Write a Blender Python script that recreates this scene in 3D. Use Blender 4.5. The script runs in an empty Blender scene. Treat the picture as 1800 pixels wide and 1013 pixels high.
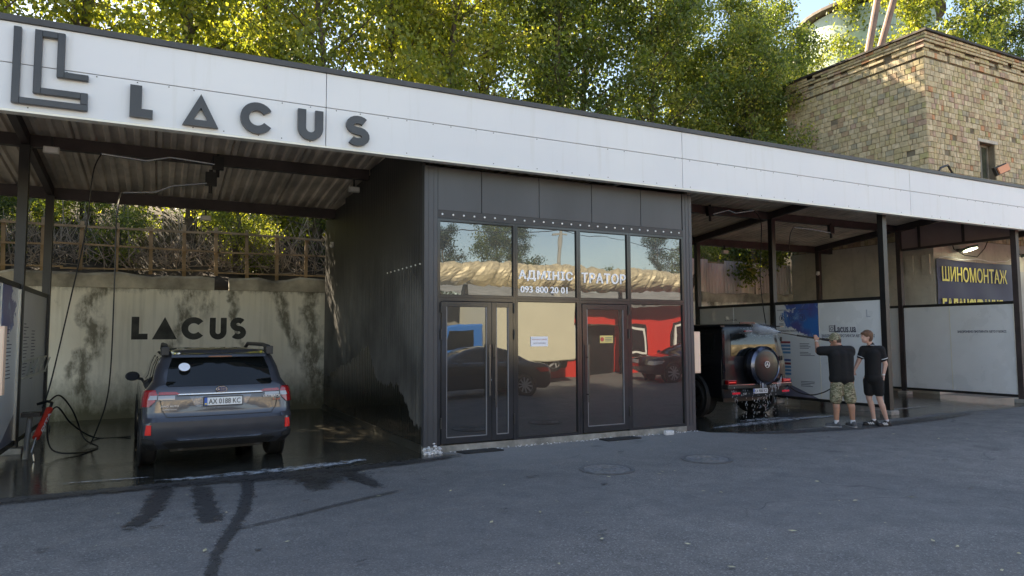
import bpy, bmesh, math, random
import numpy as np
from mathutils import Vector, Matrix
S = bpy.context.scene
C = S.collection
rad = math.radians
# ---------------------------------------------------------------- camera
CAM = Vector((0, 0, 1.65))
def cam_axes(yaw, pitch, roll):
    cy, sy, cp, sp = math.cos(yaw), math.sin(yaw), math.cos(pitch), math.sin(pitch)
    f = Vector((sy*cp, cy*cp, sp)); r = Vector((cy, -sy, 0)); u = r.cross(f)
    cr, sr = math.cos(roll), math.sin(roll)
    return cr*r+sr*u, -sr*r+cr*u, f
cr_, cu_, cf_ = cam_axes(rad(26.926), rad(3.928), rad(-.267))
cam = bpy.data.cameras.new('camera'); co = bpy.data.objects.new('camera', cam); C.objects.link(co)
co.matrix_world = Matrix(((cr_.x, cu_.x, -cf_.x, CAM.x), (cr_.y, cu_.y, -cf_.y, CAM.y), (cr_.z, cu_.z, -cf_.z, CAM.z), (0, 0, 0, 1)))
cam.lens = 1212.6/1800*36; cam.sensor_width = 36; cam.clip_start = .1; cam.clip_end = 2000
S.camera = co
# ---------------------------------------------------------------- sky, sun, exposure
SUN_EL, SUN_AZ = 38, 335        # azimuth measured clockwise from +Y: the sun stands behind the trees, a little to the left
W = bpy.data.worlds.new('World'); S.world = W; W.use_nodes = True
wn = W.node_tree.nodes; wn.clear()
sky = wn.new('ShaderNodeTexSky'); sky.sky_type = 'NISHITA'; sky.sun_disc = False
sky.sun_elevation = rad(SUN_EL); sky.sun_rotation = rad(SUN_AZ); sky.air_density = 1.0; sky.dust_density = .3; sky.ozone_density = 1.0
bg = wn.new('ShaderNodeBackground'); bg.inputs[1].default_value = .10
wo = wn.new('ShaderNodeOutputWorld')
W.node_tree.links.new(sky.outputs[0], bg.inputs[0]); W.node_tree.links.new(bg.outputs[0], wo.inputs[0])
sl = bpy.data.lights.new('sun', 'SUN'); sl.energy = 5.0; sl.angle = rad(.5); sl.color = (1, .93, .8)
so = bpy.data.objects.new('sun', sl); C.objects.link(so)
sd = Vector((math.sin(rad(SUN_AZ))*math.cos(rad(SUN_EL)), math.cos(rad(SUN_AZ))*math.cos(rad(SUN_EL)), math.sin(rad(SUN_EL))))
so.rotation_euler = (-sd).to_track_quat('-Z', 'Y').to_euler(); so.location = (0, 0, 40)
S.view_settings.view_transform = 'Standard'; S.view_settings.look = 'None'; S.view_settings.gamma = 1
S.view_settings.use_curve_mapping = False; S.view_settings.exposure = 2.05
S.view_settings.use_white_balance = True; S.view_settings.white_balance_temperature = 7900; S.view_settings.white_balance_tint = 12
S.cycles.use_denoising = True
S.cycles.max_bounces = 10; S.cycles.diffuse_bounces = 7; S.cycles.glossy_bounces = 4; S.cycles.transmission_bounces = 4; S.cycles.transparent_max_bounces = 8
S.cycles.sample_clamp_indirect = 8
# ---------------------------------------------------------------- materials
MATS = {}
def nt(name):
    m = bpy.data.materials.new(name); m.use_nodes = True; t = m.node_tree
    return m, t, t.nodes['Principled BSDF'], t.nodes['Material Output']
def N(t, typ, **k):
    n = t.nodes.new(typ)
    for a, v in k.items():
        if a in ('op',): n.operation = v
        elif isinstance(a, str) and a.startswith('i'): n.inputs[int(a[1:])].default_value = v
        else: setattr(n, a, v)
    return n
def L(t, a, b): t.links.new(a, b)
def ramp(t, stops):
    r = t.nodes.new('ShaderNodeValToRGB'); e = r.color_ramp.elements
    while len(e) < len(stops): e.new(.5)
    for q, (p, c) in zip(e, stops):
        q.position = p; q.color = (*c, 1) if len(c) == 3 else c
    return r
def coords(t, scale=(1, 1, 1), which='Object'):
    tc = t.nodes.new('ShaderNodeTexCoord')
    if which == 'World':
        g = t.nodes.new('ShaderNodeNewGeometry'); out = g.outputs['Position']
    else: out = tc.outputs[which]
    mp = t.nodes.new('ShaderNodeMapping'); mp.inputs['Scale'].default_value = scale
    L(t, out, mp.inputs[0]); return mp.outputs[0]
def noise(t, vec, scale, detail=4, rough=.55, dist=0):
    n = t.nodes.new('ShaderNodeTexNoise'); n.inputs['Scale'].default_value = scale; n.inputs['Detail'].default_value = detail
    n.inputs['Roughness'].default_value = rough; n.inputs['Distortion'].default_value = dist
    L(t, vec, n.inputs['Vector']); return n.outputs['Fac']
def mixc(t, fac, a, b):
    m = t.nodes.new('ShaderNodeMix'); m.data_type = 'RGBA'
    if isinstance(fac, (int, float)): m.inputs[0].default_value = fac
    else: L(t, fac, m.inputs[0])
    for s, v in ((6, a), (7, b)):
        if isinstance(v, tuple): m.inputs[s].default_value = (*v[:3], 1)
        else: L(t, v, m.inputs[s])
    return m.outputs[2]
def math_(t, op, a, b=None, c=None, clamp=False):
    m = t.nodes.new('ShaderNodeMath'); m.operation = op; m.use_clamp = clamp
    for i, v in enumerate((a, b, c)):
        if v is None: continue
        if isinstance(v, (int, float)): m.inputs[i].default_value = v
        else: L(t, v, m.inputs[i])
    return m.outputs[0]
def maprange(t, v, a, b, c=0, d=1, smooth=False):
    m = t.nodes.new('ShaderNodeMapRange'); m.clamp = True
    if smooth: m.interpolation_type = 'SMOOTHSTEP'
    L(t, v, m.inputs[0])
    for i, x in enumerate((a, b, c, d)): m.inputs[i+1].default_value = x
    return m.outputs[0]
def bump(t, b, h, strength=.3, dist=.01):
    n = t.nodes.new('ShaderNodeBump'); n.inputs['Strength'].default_value = strength; n.inputs['Distance'].default_value = dist
    L(t, h, n.inputs['Height']); L(t, n.outputs[0], b.inputs['Normal']); return n
def mat(name, col, rough=.6, metal=0, var=.15, scale=3, bmp=0, bscale=60, coat=0, world=True, spec=None, vert=1, rvar=0):
    if name in MATS: return MATS[name]
    m, t, b, o = nt(name); b.inputs['Roughness'].default_value = rough; b.inputs['Metallic'].default_value = metal
    v = coords(t, (1, 1, vert), 'World' if world else 'Object')
    if var:
        n = noise(t, v, scale, 6)
        f = maprange(t, n, .3, .7)
        L(t, mixc(t, f, tuple(c*(1-var) for c in col), tuple(min(1, c*(1+var)) for c in col)), b.inputs['Base Color'])
        if rvar: L(t, maprange(t, n, .3, .7, max(.02, rough-rvar), min(1, rough+rvar)), b.inputs['Roughness'])
    else: b.inputs['Base Color'].default_value = (*col, 1)
    if bmp: bump(t, b, noise(t, v, bscale, 4), bmp, .01)
    if coat: b.inputs['Coat Weight'].default_value = coat; b.inputs['Coat Roughness'].default_value = .05
    if spec is not None: b.inputs['Specular IOR Level'].default_value = spec
    MATS[name] = m; return m
def emis(name, col, s):
    m, t, b, o = nt(name); b.inputs['Base Color'].default_value = (*col, 1)
    b.inputs['Emission Color'].default_value = (*col, 1); b.inputs['Emission Strength'].default_value = s; MATS[name] = m; return m
# ---------------------------------------------------------------- objects
def tag(o, label=None, cat=None, group=None, kind=None):
    if label: o['label'] = label
    if cat: o['category'] = cat
    if group: o['group'] = group
    if kind: o['kind'] = kind
    return o
def thing(name, loc, label, cat, group=None):
    o = bpy.data.objects.new(name, None); o.empty_display_size = .2; C.objects.link(o); o.location = loc
    return tag(o, label, cat, group)
def wloc(o):
    p = Vector((0, 0, 0))
    while o is not None: p = p+o.location; o = o.parent
    return p
def link(name, me, m=None, parent=None):
    if m is not None and not me.materials: me.materials.append(m)
    o = bpy.data.objects.new(name, me); C.objects.link(o)
    if parent is not None: o.parent = parent
    return o
def add_mesh(name, v, f, m, parent=None, smooth=False, local=False):
    """v in world coordinates unless local; the object's origin is put at the middle of its base"""
    v = np.array(v, float).reshape(-1, 3)
    if not local and parent is not None: v = v-np.array(wloc(parent))
    c = (v.min(0)+v.max(0))/2; c[2] = v[:, 2].min()
    me = bpy.data.meshes.new(name); me.from_pydata((v-c).tolist(), [], [list(x) for x in f]); me.update()
    if smooth:
        me.polygons.foreach_set('use_smooth', [True]*len(me.polygons))
        if smooth == 'auto': me.set_sharp_from_angle(angle=rad(38))
    o = link(name, me, m, parent); o.location = c; return o
def fast_mesh(name, v, quads, m, parent=None):
    n = len(v); q = np.asarray(quads, np.int32); k = q.shape[1]
    me = bpy.data.meshes.new(name); me.vertices.add(n); me.vertices.foreach_set('co', np.asarray(v, np.float32).ravel())
    me.loops.add(q.size); me.loops.foreach_set('vertex_index', q.ravel()); me.polygons.add(len(q))
    me.polygons.foreach_set('loop_start', np.arange(0, q.size, k, dtype=np.int32)); me.polygons.foreach_set('loop_total', np.full(len(q), k, np.int32))
    me.update(calc_edges=True); me.validate(); return link(name, me, m, parent)
class MB:
    def __init__(s): s.v = []; s.f = []
    def poly(s, pts, faces):
        n = len(s.v); s.v += [tuple(p) for p in pts]; s.f += [[n+i for i in f] for f in faces]; return s
    def box(s, x0, x1, y0, y1, z0, z1):
        return s.poly([(x0, y0, z0), (x1, y0, z0), (x1, y1, z0), (x0, y1, z0), (x0, y0, z1), (x1, y0, z1), (x1, y1, z1), (x0, y1, z1)],
                      [(0, 3, 2, 1), (4, 5, 6, 7), (0, 1, 5, 4), (1, 2, 6, 5), (2, 3, 7, 6), (3, 0, 4, 7)])
    def bar(s, a, b, w, h, up=(0, 0, 1)):
        a = Vector(a); b = Vector(b); d = (b-a).normalized(); u = Vector(up)
        if abs(d.dot(u)) > .98: u = Vector((1, 0, 0))
        r = d.cross(u).normalized()*w/2; q = r.cross(d).normalized()*h/2
        return s.poly([a-r-q, a+r-q, a+r+q, a-r+q, b-r-q, b+r-q, b+r+q, b-r+q],
                      [(0, 1, 2, 3), (7, 6, 5, 4), (0, 4, 5, 1), (1, 5, 6, 2), (2, 6, 7, 3), (3, 7, 4, 0)])
    def tube(s, pts, r, n=8, caps=True):
        pts = [Vector(p) for p in pts]; rs = r if isinstance(r, (list, tuple)) else [r]*len(pts)
        base = len(s.v); prev = None
        for i, p in enumerate(pts):
            d = (pts[min(i+1, len(pts)-1)]-pts[max(i-1, 0)]).normalized()
            if prev is None:
                a = Vector((0, 0, 1)) if abs(d.z) < .9 else Vector((1, 0, 0)); x = d.cross(a).normalized()
            else: x = (prev-d*prev.dot(d)).normalized()
            prev = x; y = d.cross(x)
            for k in range(n):
                an = 2*math.pi*k/n; s.v.append(tuple(p+(x*math.cos(an)+y*math.sin(an))*rs[i]))
        for i in range(len(pts)-1):
            for k in range(n):
                a = base+i*n+k; b = base+i*n+(k+1) % n; s.f.append([a, b, b+n, a+n])
        if caps: s.f.append([base+k for k in range(n)][::-1]); s.f.append([base+(len(pts)-1)*n+k for k in range(n)])
        return s
    def cyl(s, a, b, r, n=16, r2=None): return s.tube([a, b], [r, r if r2 is None else r2], n)
    def lathe(s, prof, c, axis='x', n=32, closed=False):
        """prof: list of (along axis, radius)"""
        base = len(s.v); c = Vector(c)
        for (h, r) in prof:
            for k in range(n):
                a = 2*math.pi*k/n; ca, sa = math.cos(a)*r, math.sin(a)*r
                p = {'x': (h, ca, sa), 'y': (ca, h, sa), 'z': (ca, sa, h)}[axis]; s.v.append(tuple(c+Vector(p)))
        m = len(prof)
        for i in range(m if closed else m-1):
            j = (i+1) % m
            for k in range(n): s.f.append([base+i*n+k, base+i*n+(k+1) % n, base+j*n+(k+1) % n, base+j*n+k])
        if not closed:
            s.f.append([base+k for k in range(n)][::-1]); s.f.append([base+(m-1)*n+k for k in range(n)])
        return s
    def ball(s, c, r, n=12, m=8, sc=(1, 1, 1)):
        base = len(s.v); c = Vector(c)
        for i in range(1, m):
            t = math.pi*i/m
            for k in range(n):
                a = 2*math.pi*k/n; s.v.append((c.x+r*sc[0]*math.sin(t)*math.cos(a), c.y+r*sc[1]*math.sin(t)*math.sin(a), c.z+r*sc[2]*math.cos(t)))
        s.v.append((c.x, c.y, c.z+r*sc[2])); s.v.append((c.x, c.y, c.z-r*sc[2])); T = len(s.v)-2
        for i in range(m-2):
            for k in range(n): s.f.append([base+i*n+k, base+(i+1)*n+k, base+(i+1)*n+(k+1) % n, base+i*n+(k+1) % n])
        for k in range(n):
            s.f.append([T, base+k, base+(k+1) % n]); s.f.append([T+1, base+(m-2)*n+(k+1) % n, base+(m-2)*n+k])
        return s
    def prism(s, poly, fn, d0, d1):
        """extrude a 2D outline (ccw) between depths d0 and d1; fn(u, v, d) gives the point"""
        n = len(poly); base = len(s.v)
        for d in (d0, d1):
            for (u, v) in poly: s.v.append(tuple(fn(u, v, d)))
        s.f.append([base+i for i in range(n)]); s.f.append([base+n+i for i in range(n)][::-1])
        for i in range(n): s.f.append([base+i, base+n+i, base+n+(i+1) % n, base+(i+1) % n])
        return s
    def build(s, name, m, parent=None, smooth=False, local=False): return add_mesh(name, s.v, s.f, m, parent, smooth, local)
def bevelled(o, w=.01, seg=2):
    b = o.modifiers.new('bevel', 'BEVEL'); b.width = w; b.segments = seg; b.limit_method = 'ANGLE'; return o
def text_mesh(body, size=1, bold=0, extrude=0, spacing=1.0):
    c = bpy.data.curves.new('lettering', 'FONT'); c.body = body; c.size = size; c.offset = bold; c.extrude = extrude; c.resolution_u = 3
    c.space_character = spacing
    o = bpy.data.objects.new('lettering', c); C.objects.link(o); bpy.context.view_layer.update()
    me = bpy.data.meshes.new_from_object(o.evaluated_get(bpy.context.evaluated_depsgraph_get()))
    bpy.data.objects.remove(o); bpy.data.curves.remove(c); return me
def text(body, origin, width, height, m, parent=None, right=(1, 0, 0), up=(0, 0, 1), bold=.01, extrude=.02, name='lettering', fat=.0, spacing=1.0):
    """lettering whose lower left corner is at origin, stretched to width x height; extrude in metres outwards"""
    me = text_mesh(body, 1, bold, .5, spacing); n = len(me.vertices); a = np.empty(n*3, np.float32); me.vertices.foreach_get('co', a); a = a.reshape(-1, 3)
    lo, hi = a.min(0), a.max(0); a = (a-lo)/(hi-lo)
    r = np.array(Vector(right).normalized()); u = np.array(Vector(up).normalized()); nn = np.cross(r, u)
    w = np.array(origin)+a[:, :1]*width*r+a[:, 1:2]*height*u+a[:, 2:3]*extrude*nn
    if fat:      # bolder strokes: the same glyphs laid three times, a few millimetres apart
        fs_ = [tuple(p.vertices) for p in me.polygons]; vs = []; ff = []
        for k, (dx, dz, dd) in enumerate(((0, 0, 0), (-fat, -fat*.4, .0008), (fat, fat*.4, .0016))):
            vs += (w+r*dx+u*dz+nn*dd).tolist(); ff += [[i+k*n for i in f] for f in fs_]
        me = bpy.data.meshes.new(name); me.from_pydata(vs, [], ff); w = np.array(vs)
    if parent is not None: w = w-np.array(wloc(parent))
    c = (w.min(0)+w.max(0))/2; me.vertices.foreach_set('co', (w-c).astype(np.float32).ravel()); me.update(); me.materials.clear()
    o = link(name, me, m, parent); o.location = c; return o
def copy_tree(o, parent=None):
    c = o.copy(); C.objects.link(c)
    if parent is not None: c.parent = parent
    for ch in list(o.children): copy_tree(ch, c)
    return c
def ragged(cx, cy, rx, ry, n=40, j=.15, seed=0):
    r = random.Random(seed); out = []
    ph = [r.uniform(0, 6.28) for _ in range(4)]
    for i in range(n):
        a = 2*math.pi*i/n; k = 1+j*(math.sin(2*a+ph[0])+.6*math.sin(5*a+ph[1])+.4*math.sin(9*a+ph[2]))+r.uniform(-j, j)*.25
        out.append((cx+rx*k*math.cos(a), cy+ry*k*math.sin(a)))
    return out
# ---------------------------------------------------------------- ground
def asphalt():
    m, t, b, o = nt('asphalt'); v = coords(t, which='World')
    big = noise(t, v, .35, 5, .6); mid = noise(t, v, 3, 6, .6); fine = noise(t, v, 160, 3, .7)
    c = mixc(t, maprange(t, big, .3, .7), (.15, .14, .133), (.21, .197, .186))
    c = mixc(t, maprange(t, mid, .35, .75, 0, .45), c, (.06, .064, .072))
    vs = t.nodes.new('ShaderNodeTexVoronoi'); vs.inputs['Scale'].default_value = 95; L(t, v, vs.inputs['Vector']); sv = t.nodes.new('ShaderNodeSeparateColor'); L(t, vs.outputs['Color'], sv.inputs[0])
    c = mixc(t, maprange(t, sv.outputs[0], .75, .97, 0, .6), c, (.36, .35, .34)); c = mixc(t, maprange(t, sv.outputs[1], .72, .95, 0, .5), c, (.05, .05, .05)); sp2 = noise(t, v, 28, 3, .8); c = mixc(t, maprange(t, sp2, .56, .74, 0, .35), c, (.28, .27, .26)); c = mixc(t, maprange(t, sp2, .44, .28, 0, .4), c, (.07, .07, .07))
    c = mixc(t, maprange(t, fine, .58, .8, 0, .7), c, (.3, .3, .31))
    c = mixc(t, maprange(t, fine, .42, .25, 0, .6), c, (.03, .032, .036))
    vo = t.nodes.new('ShaderNodeTexVoronoi'); vo.feature = 'DISTANCE_TO_EDGE'; vo.inputs['Scale'].default_value = .33
    L(t, v, vo.inputs['Vector']); ds = t.nodes.new('ShaderNodeVectorMath'); ds.operation = 'ADD'
    n3 = t.nodes.new('ShaderNodeTexNoise'); n3.inputs['Scale'].default_value = 1.3; L(t, v, n3.inputs['Vector']); L(t, v, ds.inputs[0]); L(t, n3.outputs['Color'], ds.inputs[1]); L(t, ds.outputs[0], vo.inputs['Vector'])
    crack = maprange(t, vo.outputs['Distance'], .0, .006, 1, 0); crack = math_(t, 'MULTIPLY', crack, maprange(t, big, .5, .62))
    c = mixc(t, crack, c, (.03, .03, .032))
    sx = t.nodes.new('ShaderNodeSeparateXYZ'); L(t, v, sx.inputs[0]); ya = math_(t, 'ADD', sx.outputs[1], math_(t, 'MULTIPLY', math_(t, 'SUBTRACT', mid, .5), 1.6)); dust = math_(t, 'MULTIPLY', maprange(t, ya, 7.4, 9.0), maprange(t, sx.outputs[0], 3.2, 4.2)); dust = math_(t, 'MULTIPLY', dust, maprange(t, sx.outputs[0], 9.2, 8.2))
    c = mixc(t, math_(t, 'MULTIPLY', dust, .5), c, (.3, .295, .29)); pt = noise(t, v, .16, 2, .4); c = mixc(t, maprange(t, pt, .52, .535, 0, .28), c, (.085, .086, .09)); oil = noise(t, v, 1.1, 3, .5); c = mixc(t, maprange(t, oil, .66, .74, 0, .5), c, (.06, .06, .062))
    L(t, c, b.inputs['Base Color'])
    L(t, maprange(t, mid, .3, .7, .62, .85), b.inputs['Roughness']); b.inputs['Specular IOR Level'].default_value = .35
    bump(t, b, math_(t, 'ADD', fine, mid), .5, .006); MATS['asphalt'] = m; return m
asph = asphalt()
g = MB()
xs = [-300, -60, -20, -10, -5, 0, 5, 10, 15, 20, 25, 40, 80, 300]; ys = [-300, -60, -20, -5, 0, 5, 16.3, 60, 300]
for i in range(len(xs)-1):
    for j in range(len(ys)-1):
        x0, x1, y0, y1 = xs[i], xs[i+1], ys[j], ys[j+1]; g.poly([(x0, y0, 0), (x1, y0, 0), (x1, y1, 0), (x0, y1, 0)], [(0, 1, 2, 3)])
tag(g.build('ground', asph), kind='structure')
def wet_floor_mat():
    m, t, b, o = nt('wet_concrete'); v = coords(t, which='World')
    n1 = noise(t, v, .9, 6, .6); n2 = noise(t, v, 7, 5, .6); rip = noise(t, coords(t, (3, 9, 1), 'World'), 3, 3)
    c = mixc(t, maprange(t, n1, .35, .65), (.022, .021, .018), (.06, .056, .046)); c = mixc(t, maprange(t, n2, .6, .8, 0, .5), c, (.11, .105, .085))
    L(t, c, b.inputs['Base Color']); L(t, maprange(t, n1, .45, .68, .03, .25), b.inputs['Roughness']); b.inputs['IOR'].default_value = 1.5
    bump(t, b, math_(t, 'ADD', rip, math_(t, 'MULTIPLY', n2, .25)), .22, .012); MATS['wet'] = m; return m
wet = wet_floor_mat()
def sheet(name, pts, z, m, kind='structure'):
    v = [(x, y, z) for x, y in pts]; return tag(add_mesh(name, v, [list(range(len(pts)))], m), kind=kind)
def wob(x0, x1, y, n=60, a=.04, s=1):
    r = random.Random(s); ph = [r.uniform(0, 6) for _ in range(3)]
    return [(x0+(x1-x0)*i/n, y+a*(math.sin(i*.35+ph[0])+.5*math.sin(i*.9+ph[1]))+r.uniform(-a, a)*.3) for i in range(n+1)]
sheet('wash_bay_floor', [(-9, 8.82)]+wob(-8.9, 3.35, 8.84, 70, .03, 3)+[(3.75, 9.0), (3.4, 9.2), (3.3, 9.3), (3.3, 16.25), (-9, 16.25)], .004, wet)
edge = [(8.25, 9.3), (8.3, 9.0)]+[(8.3+i*.16, 8.9-.35*math.sin(min(1, i/9)*1.57)+.05*math.sin(i*1.3)) for i in range(1, 22)]+wob(11.9, 18.1, 8.75, 30, .06, 5)+[(20.5, 9.6), (18.9, 10.2), (18.9, 16.25), (8.25, 16.25)]
sheet('wash_bay_floor', edge, .004, wet)
# damp tracks and drips on the asphalt in front of the bays
def damp_mat():
    m, t, b, o = nt('damp_asphalt'); v = coords(t, which='World')
    fine = noise(t, v, 160, 3, .7); mid = noise(t, v, 14, 5, .7)
    c = mixc(t, maprange(t, fine, .55, .8, 0, .6), (.05, .05, .052), (.17, .165, .16)); L(t, c, b.inputs['Base Color'])
    b.inputs['Roughness'].default_value = .42; b.inputs['Specular IOR Level'].default_value = .45; bump(t, b, fine, .4, .006)
    at = t.nodes.new('ShaderNodeAttribute'); at.attribute_name = 'edge'
    a = math_(t, 'ADD', at.outputs['Fac'], math_(t, 'MULTIPLY', math_(t, 'SUBTRACT', mid, .5), 2.2)); a = maprange(t, a, .35, .65, 0, .9)
    tr = t.nodes.new('ShaderNodeBsdfTransparent'); mx = t.nodes.new('ShaderNodeMixShader'); L(t, a, mx.inputs[0]); L(t, tr.outputs[0], mx.inputs[1]); L(t, b.outputs[0], mx.inputs[2]); L(t, mx.outputs[0], o.inputs[0])
    return m
damp = damp_mat()
def ribbon(name, pts, ws, z, m):
    pts = [Vector((x, y, 0)) for x, y in pts]; P = []; Wd = []
    for i in range(len(pts)-1):
        for k in range(6):
            f = k/6; P.append(pts[i].lerp(pts[i+1], f)); Wd.append(ws[i]*(1-f)+ws[i+1]*f)
    P.append(pts[-1]); Wd.append(ws[-1]); v = []; f = []; e = []
    for i, p in enumerate(P):
        d = (P[min(i+1, len(P)-1)]-P[max(i-1, 0)]).normalized(); s = Vector((d.y, -d.x, 0))
        for q, k in enumerate((-1, -.5, 0, .5, 1)): 
            w = p+s*Wd[i]*k; v.append((w.x, w.y, z)); e.append((0, .55, .85, .55, 0)[q]*min(1, i/3, (len(P)-1-i)/3))
        if i: 
            for q in range(4): a = (i-1)*5+q; f.append((a, a+1, a+6, a+5))
    o = add_mesh(name, v, f, m); at = o.data.attributes.new('edge', 'FLOAT', 'POINT'); at.data.foreach_set('value', e); return tag(o, kind='stuff')
ribbon('damp_tyre_track', [(.12, 8.75), (.02, 8.1), (-.05, 7.4), (-.25, 6.7)], [.16, .17, .16, .13], .008, damp)
ribbon('damp_tyre_track', [(.42, 8.7), (.44, 8.0), (.44, 7.3), (.44, 6.6)], [.13, .15, .17, .17], .008, damp)
ribbon('damp_tyre_track', [(.95, 8.8), (.88, 8.0), (.74, 7.1), (.56, 6.35), (.42, 5.8), (.34, 5.2), (.2, 4.5)], [.11, .1, .1, .09, .07, .06, .05], .012, damp)
ribbon('damp_tyre_track', [(1.6, 8.8), (1.6, 8.1), (1.55, 7.5)], [.3, .25, .16], .008, damp)
ribbon('damp_tyre_track', [(2.0, 8.8), (2.1, 8.1), (2.2, 7.3)], [.2, .17, .12], .012, damp)
ribbon('damp_patch', [(.4, 6.35), (1.0, 6.6), (1.5, 6.85), (2.0, 7.08), (2.45, 7.25)], [.02, .03, .035, .035, .02], .016, damp)
ribbon('damp_patch', [(-3, 8.72), (-1.5, 8.6), (0, 8.66), (1.6, 8.6), (3.0, 8.75), (3.9, 8.9)], [.3, .24, .2, .32, .2, .1], .020, damp)
ribbon('damp_patch', [(8.4, 8.75), (9.5, 8.35), (11, 8.2), (13, 8.3), (15.5, 8.6)], [.14, .2, .3, .3, .14], .008, damp)
ribbon('damp_patch', [(.9, 8.3), (2.6, 8.3)], [.7, .5], .024, damp)
rg = random.Random(9)
for i in range(16):
    x, y = rg.uniform(-1.5, 3.2), rg.uniform(4.4, 8.0); l = rg.uniform(.08, .3); a = rg.uniform(0, .6)
    ribbon('damp_patch', [(x, y), (x+l*math.cos(a), y+l*math.sin(a)*.5)], [rg.uniform(.03, .07)]*2, .010+.0015*i, damp)
for i in range(9):
    x, y = rg.uniform(3.5, 13), rg.uniform(3.4, 8.2); l = rg.uniform(.1, .35)
    ribbon('damp_patch', [(x, y), (x+l, y+.05)], [rg.uniform(.02, .05)]*2, .010+.0015*i, damp)
# foam and standing water at the bay edges
def foam_mat():
    m, t, b, o = nt('foam'); v = coords(t, which='World'); fine = noise(t, v, 55, 4, .75); mid = noise(t, v, 9, 6, .75)
    b.inputs['Base Color'].default_value = (.62, .66, .72, 1); b.inputs['Roughness'].default_value = .15; bump(t, b, fine, .6, .01)
    at = t.nodes.new('ShaderNodeAttribute'); at.attribute_name = 'edge'
    a = math_(t, 'ADD', at.outputs['Fac'], math_(t, 'MULTIPLY', math_(t, 'SUBTRACT', mid, .5), 3.4)); a = math_(t, 'ADD', a, math_(t, 'MULTIPLY', math_(t, 'SUBTRACT', fine, .5), 1.2)); a = maprange(t, a, .38, .95, 0, .85)
    tr = t.nodes.new('ShaderNodeBsdfTransparent'); mx = t.nodes.new('ShaderNodeMixShader'); L(t, a, mx.inputs[0]); L(t, tr.outputs[0], mx.inputs[1]); L(t, b.outputs[0], mx.inputs[2]); L(t, mx.outputs[0], o.inputs[0]); return m
foam = foam_mat()
ribbon('foam', [(-.2, 9.0), (.6, 8.94), (1.3, 8.98), (2.1, 9.06), (2.6, 9.3)], [.05, .15, .24, .2, .08], .014, foam)
ribbon('foam', [(-1.2, 9.35), (-.6, 9.3), (.1, 9.25)], [.03, .05, .03], .014, foam)
ribbon('foam', [(8.5, 9.3), (9.3, 9.4), (10.2, 9.5), (11.2, 9.6), (12.6, 9.5)], [.08, .18, .3, .2, .08], .014, foam)
ribbon('foam', [(9.5, 9.75), (10.5, 9.8), (11.2, 9.8)], [.1, .25, .1], .018, foam)
ribbon('foam', [(12.4, 10.3), (14, 9.7), (16, 9.8)], [.06, .12, .06], .014, foam)
# fallen leaves and chips
lit = MB(); r = random.Random(5)
for i in range(150):
    x, y = r.uniform(-3, 19), r.uniform(2.6, 9)
    s_ = r.uniform(.008, .026); a = r.uniform(0, 6.28)
    pts = [(x+s_*math.cos(a+q)*k, y+s_*math.sin(a+q)*k, .012+r.uniform(0, .01)) for q, k in ((0, 1.6), (1.57, .7), (3.14, 1.4), (4.71, .6))]
    lit.poly(pts, [(0, 1, 2, 3)])
tag(lit.build('leaf_litter', mat('dry_leaf', (.45, .4, .25), .7, var=.4, scale=9)), kind='stuff')
# ---------------------------------------------------------------- bank, retaining wall
soil = mat('soil', (.045, .034, .024), .95, var=.5, scale=2.5, bmp=.8, bscale=9)
bk = MB(); r = random.Random(3); gx = np.linspace(-30, 50, 161); gy = [16.42, 16.8, 17.4, 18.2, 19.3, 21.0, 24, 32, 60, 200]; gz = [2.7, 2.92, 3.1, 3.5, 4.3, 5.2, 5.9, 6.4, 7, 8]
for j, y in enumerate(gy):
    for x in gx: bk.v.append((x, y, gz[j]+(r.uniform(-.12, .12) if j > 0 else 0)))
n = len(gx)
for j in range(len(gy)-1):
    for i in range(n-1): bk.f.append((j*n+i, j*n+i+1, (j+1)*n+i+1, (j+1)*n+i))
for i in range(n): bk.v.append((gx[i], 16.42, -.1))
q = len(gy)*n
for i in range(n-1): bk.f.append((q+i, q+i+1, i+1, i))
tag(bk.build('bank', soil, smooth=True), kind='structure')
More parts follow.
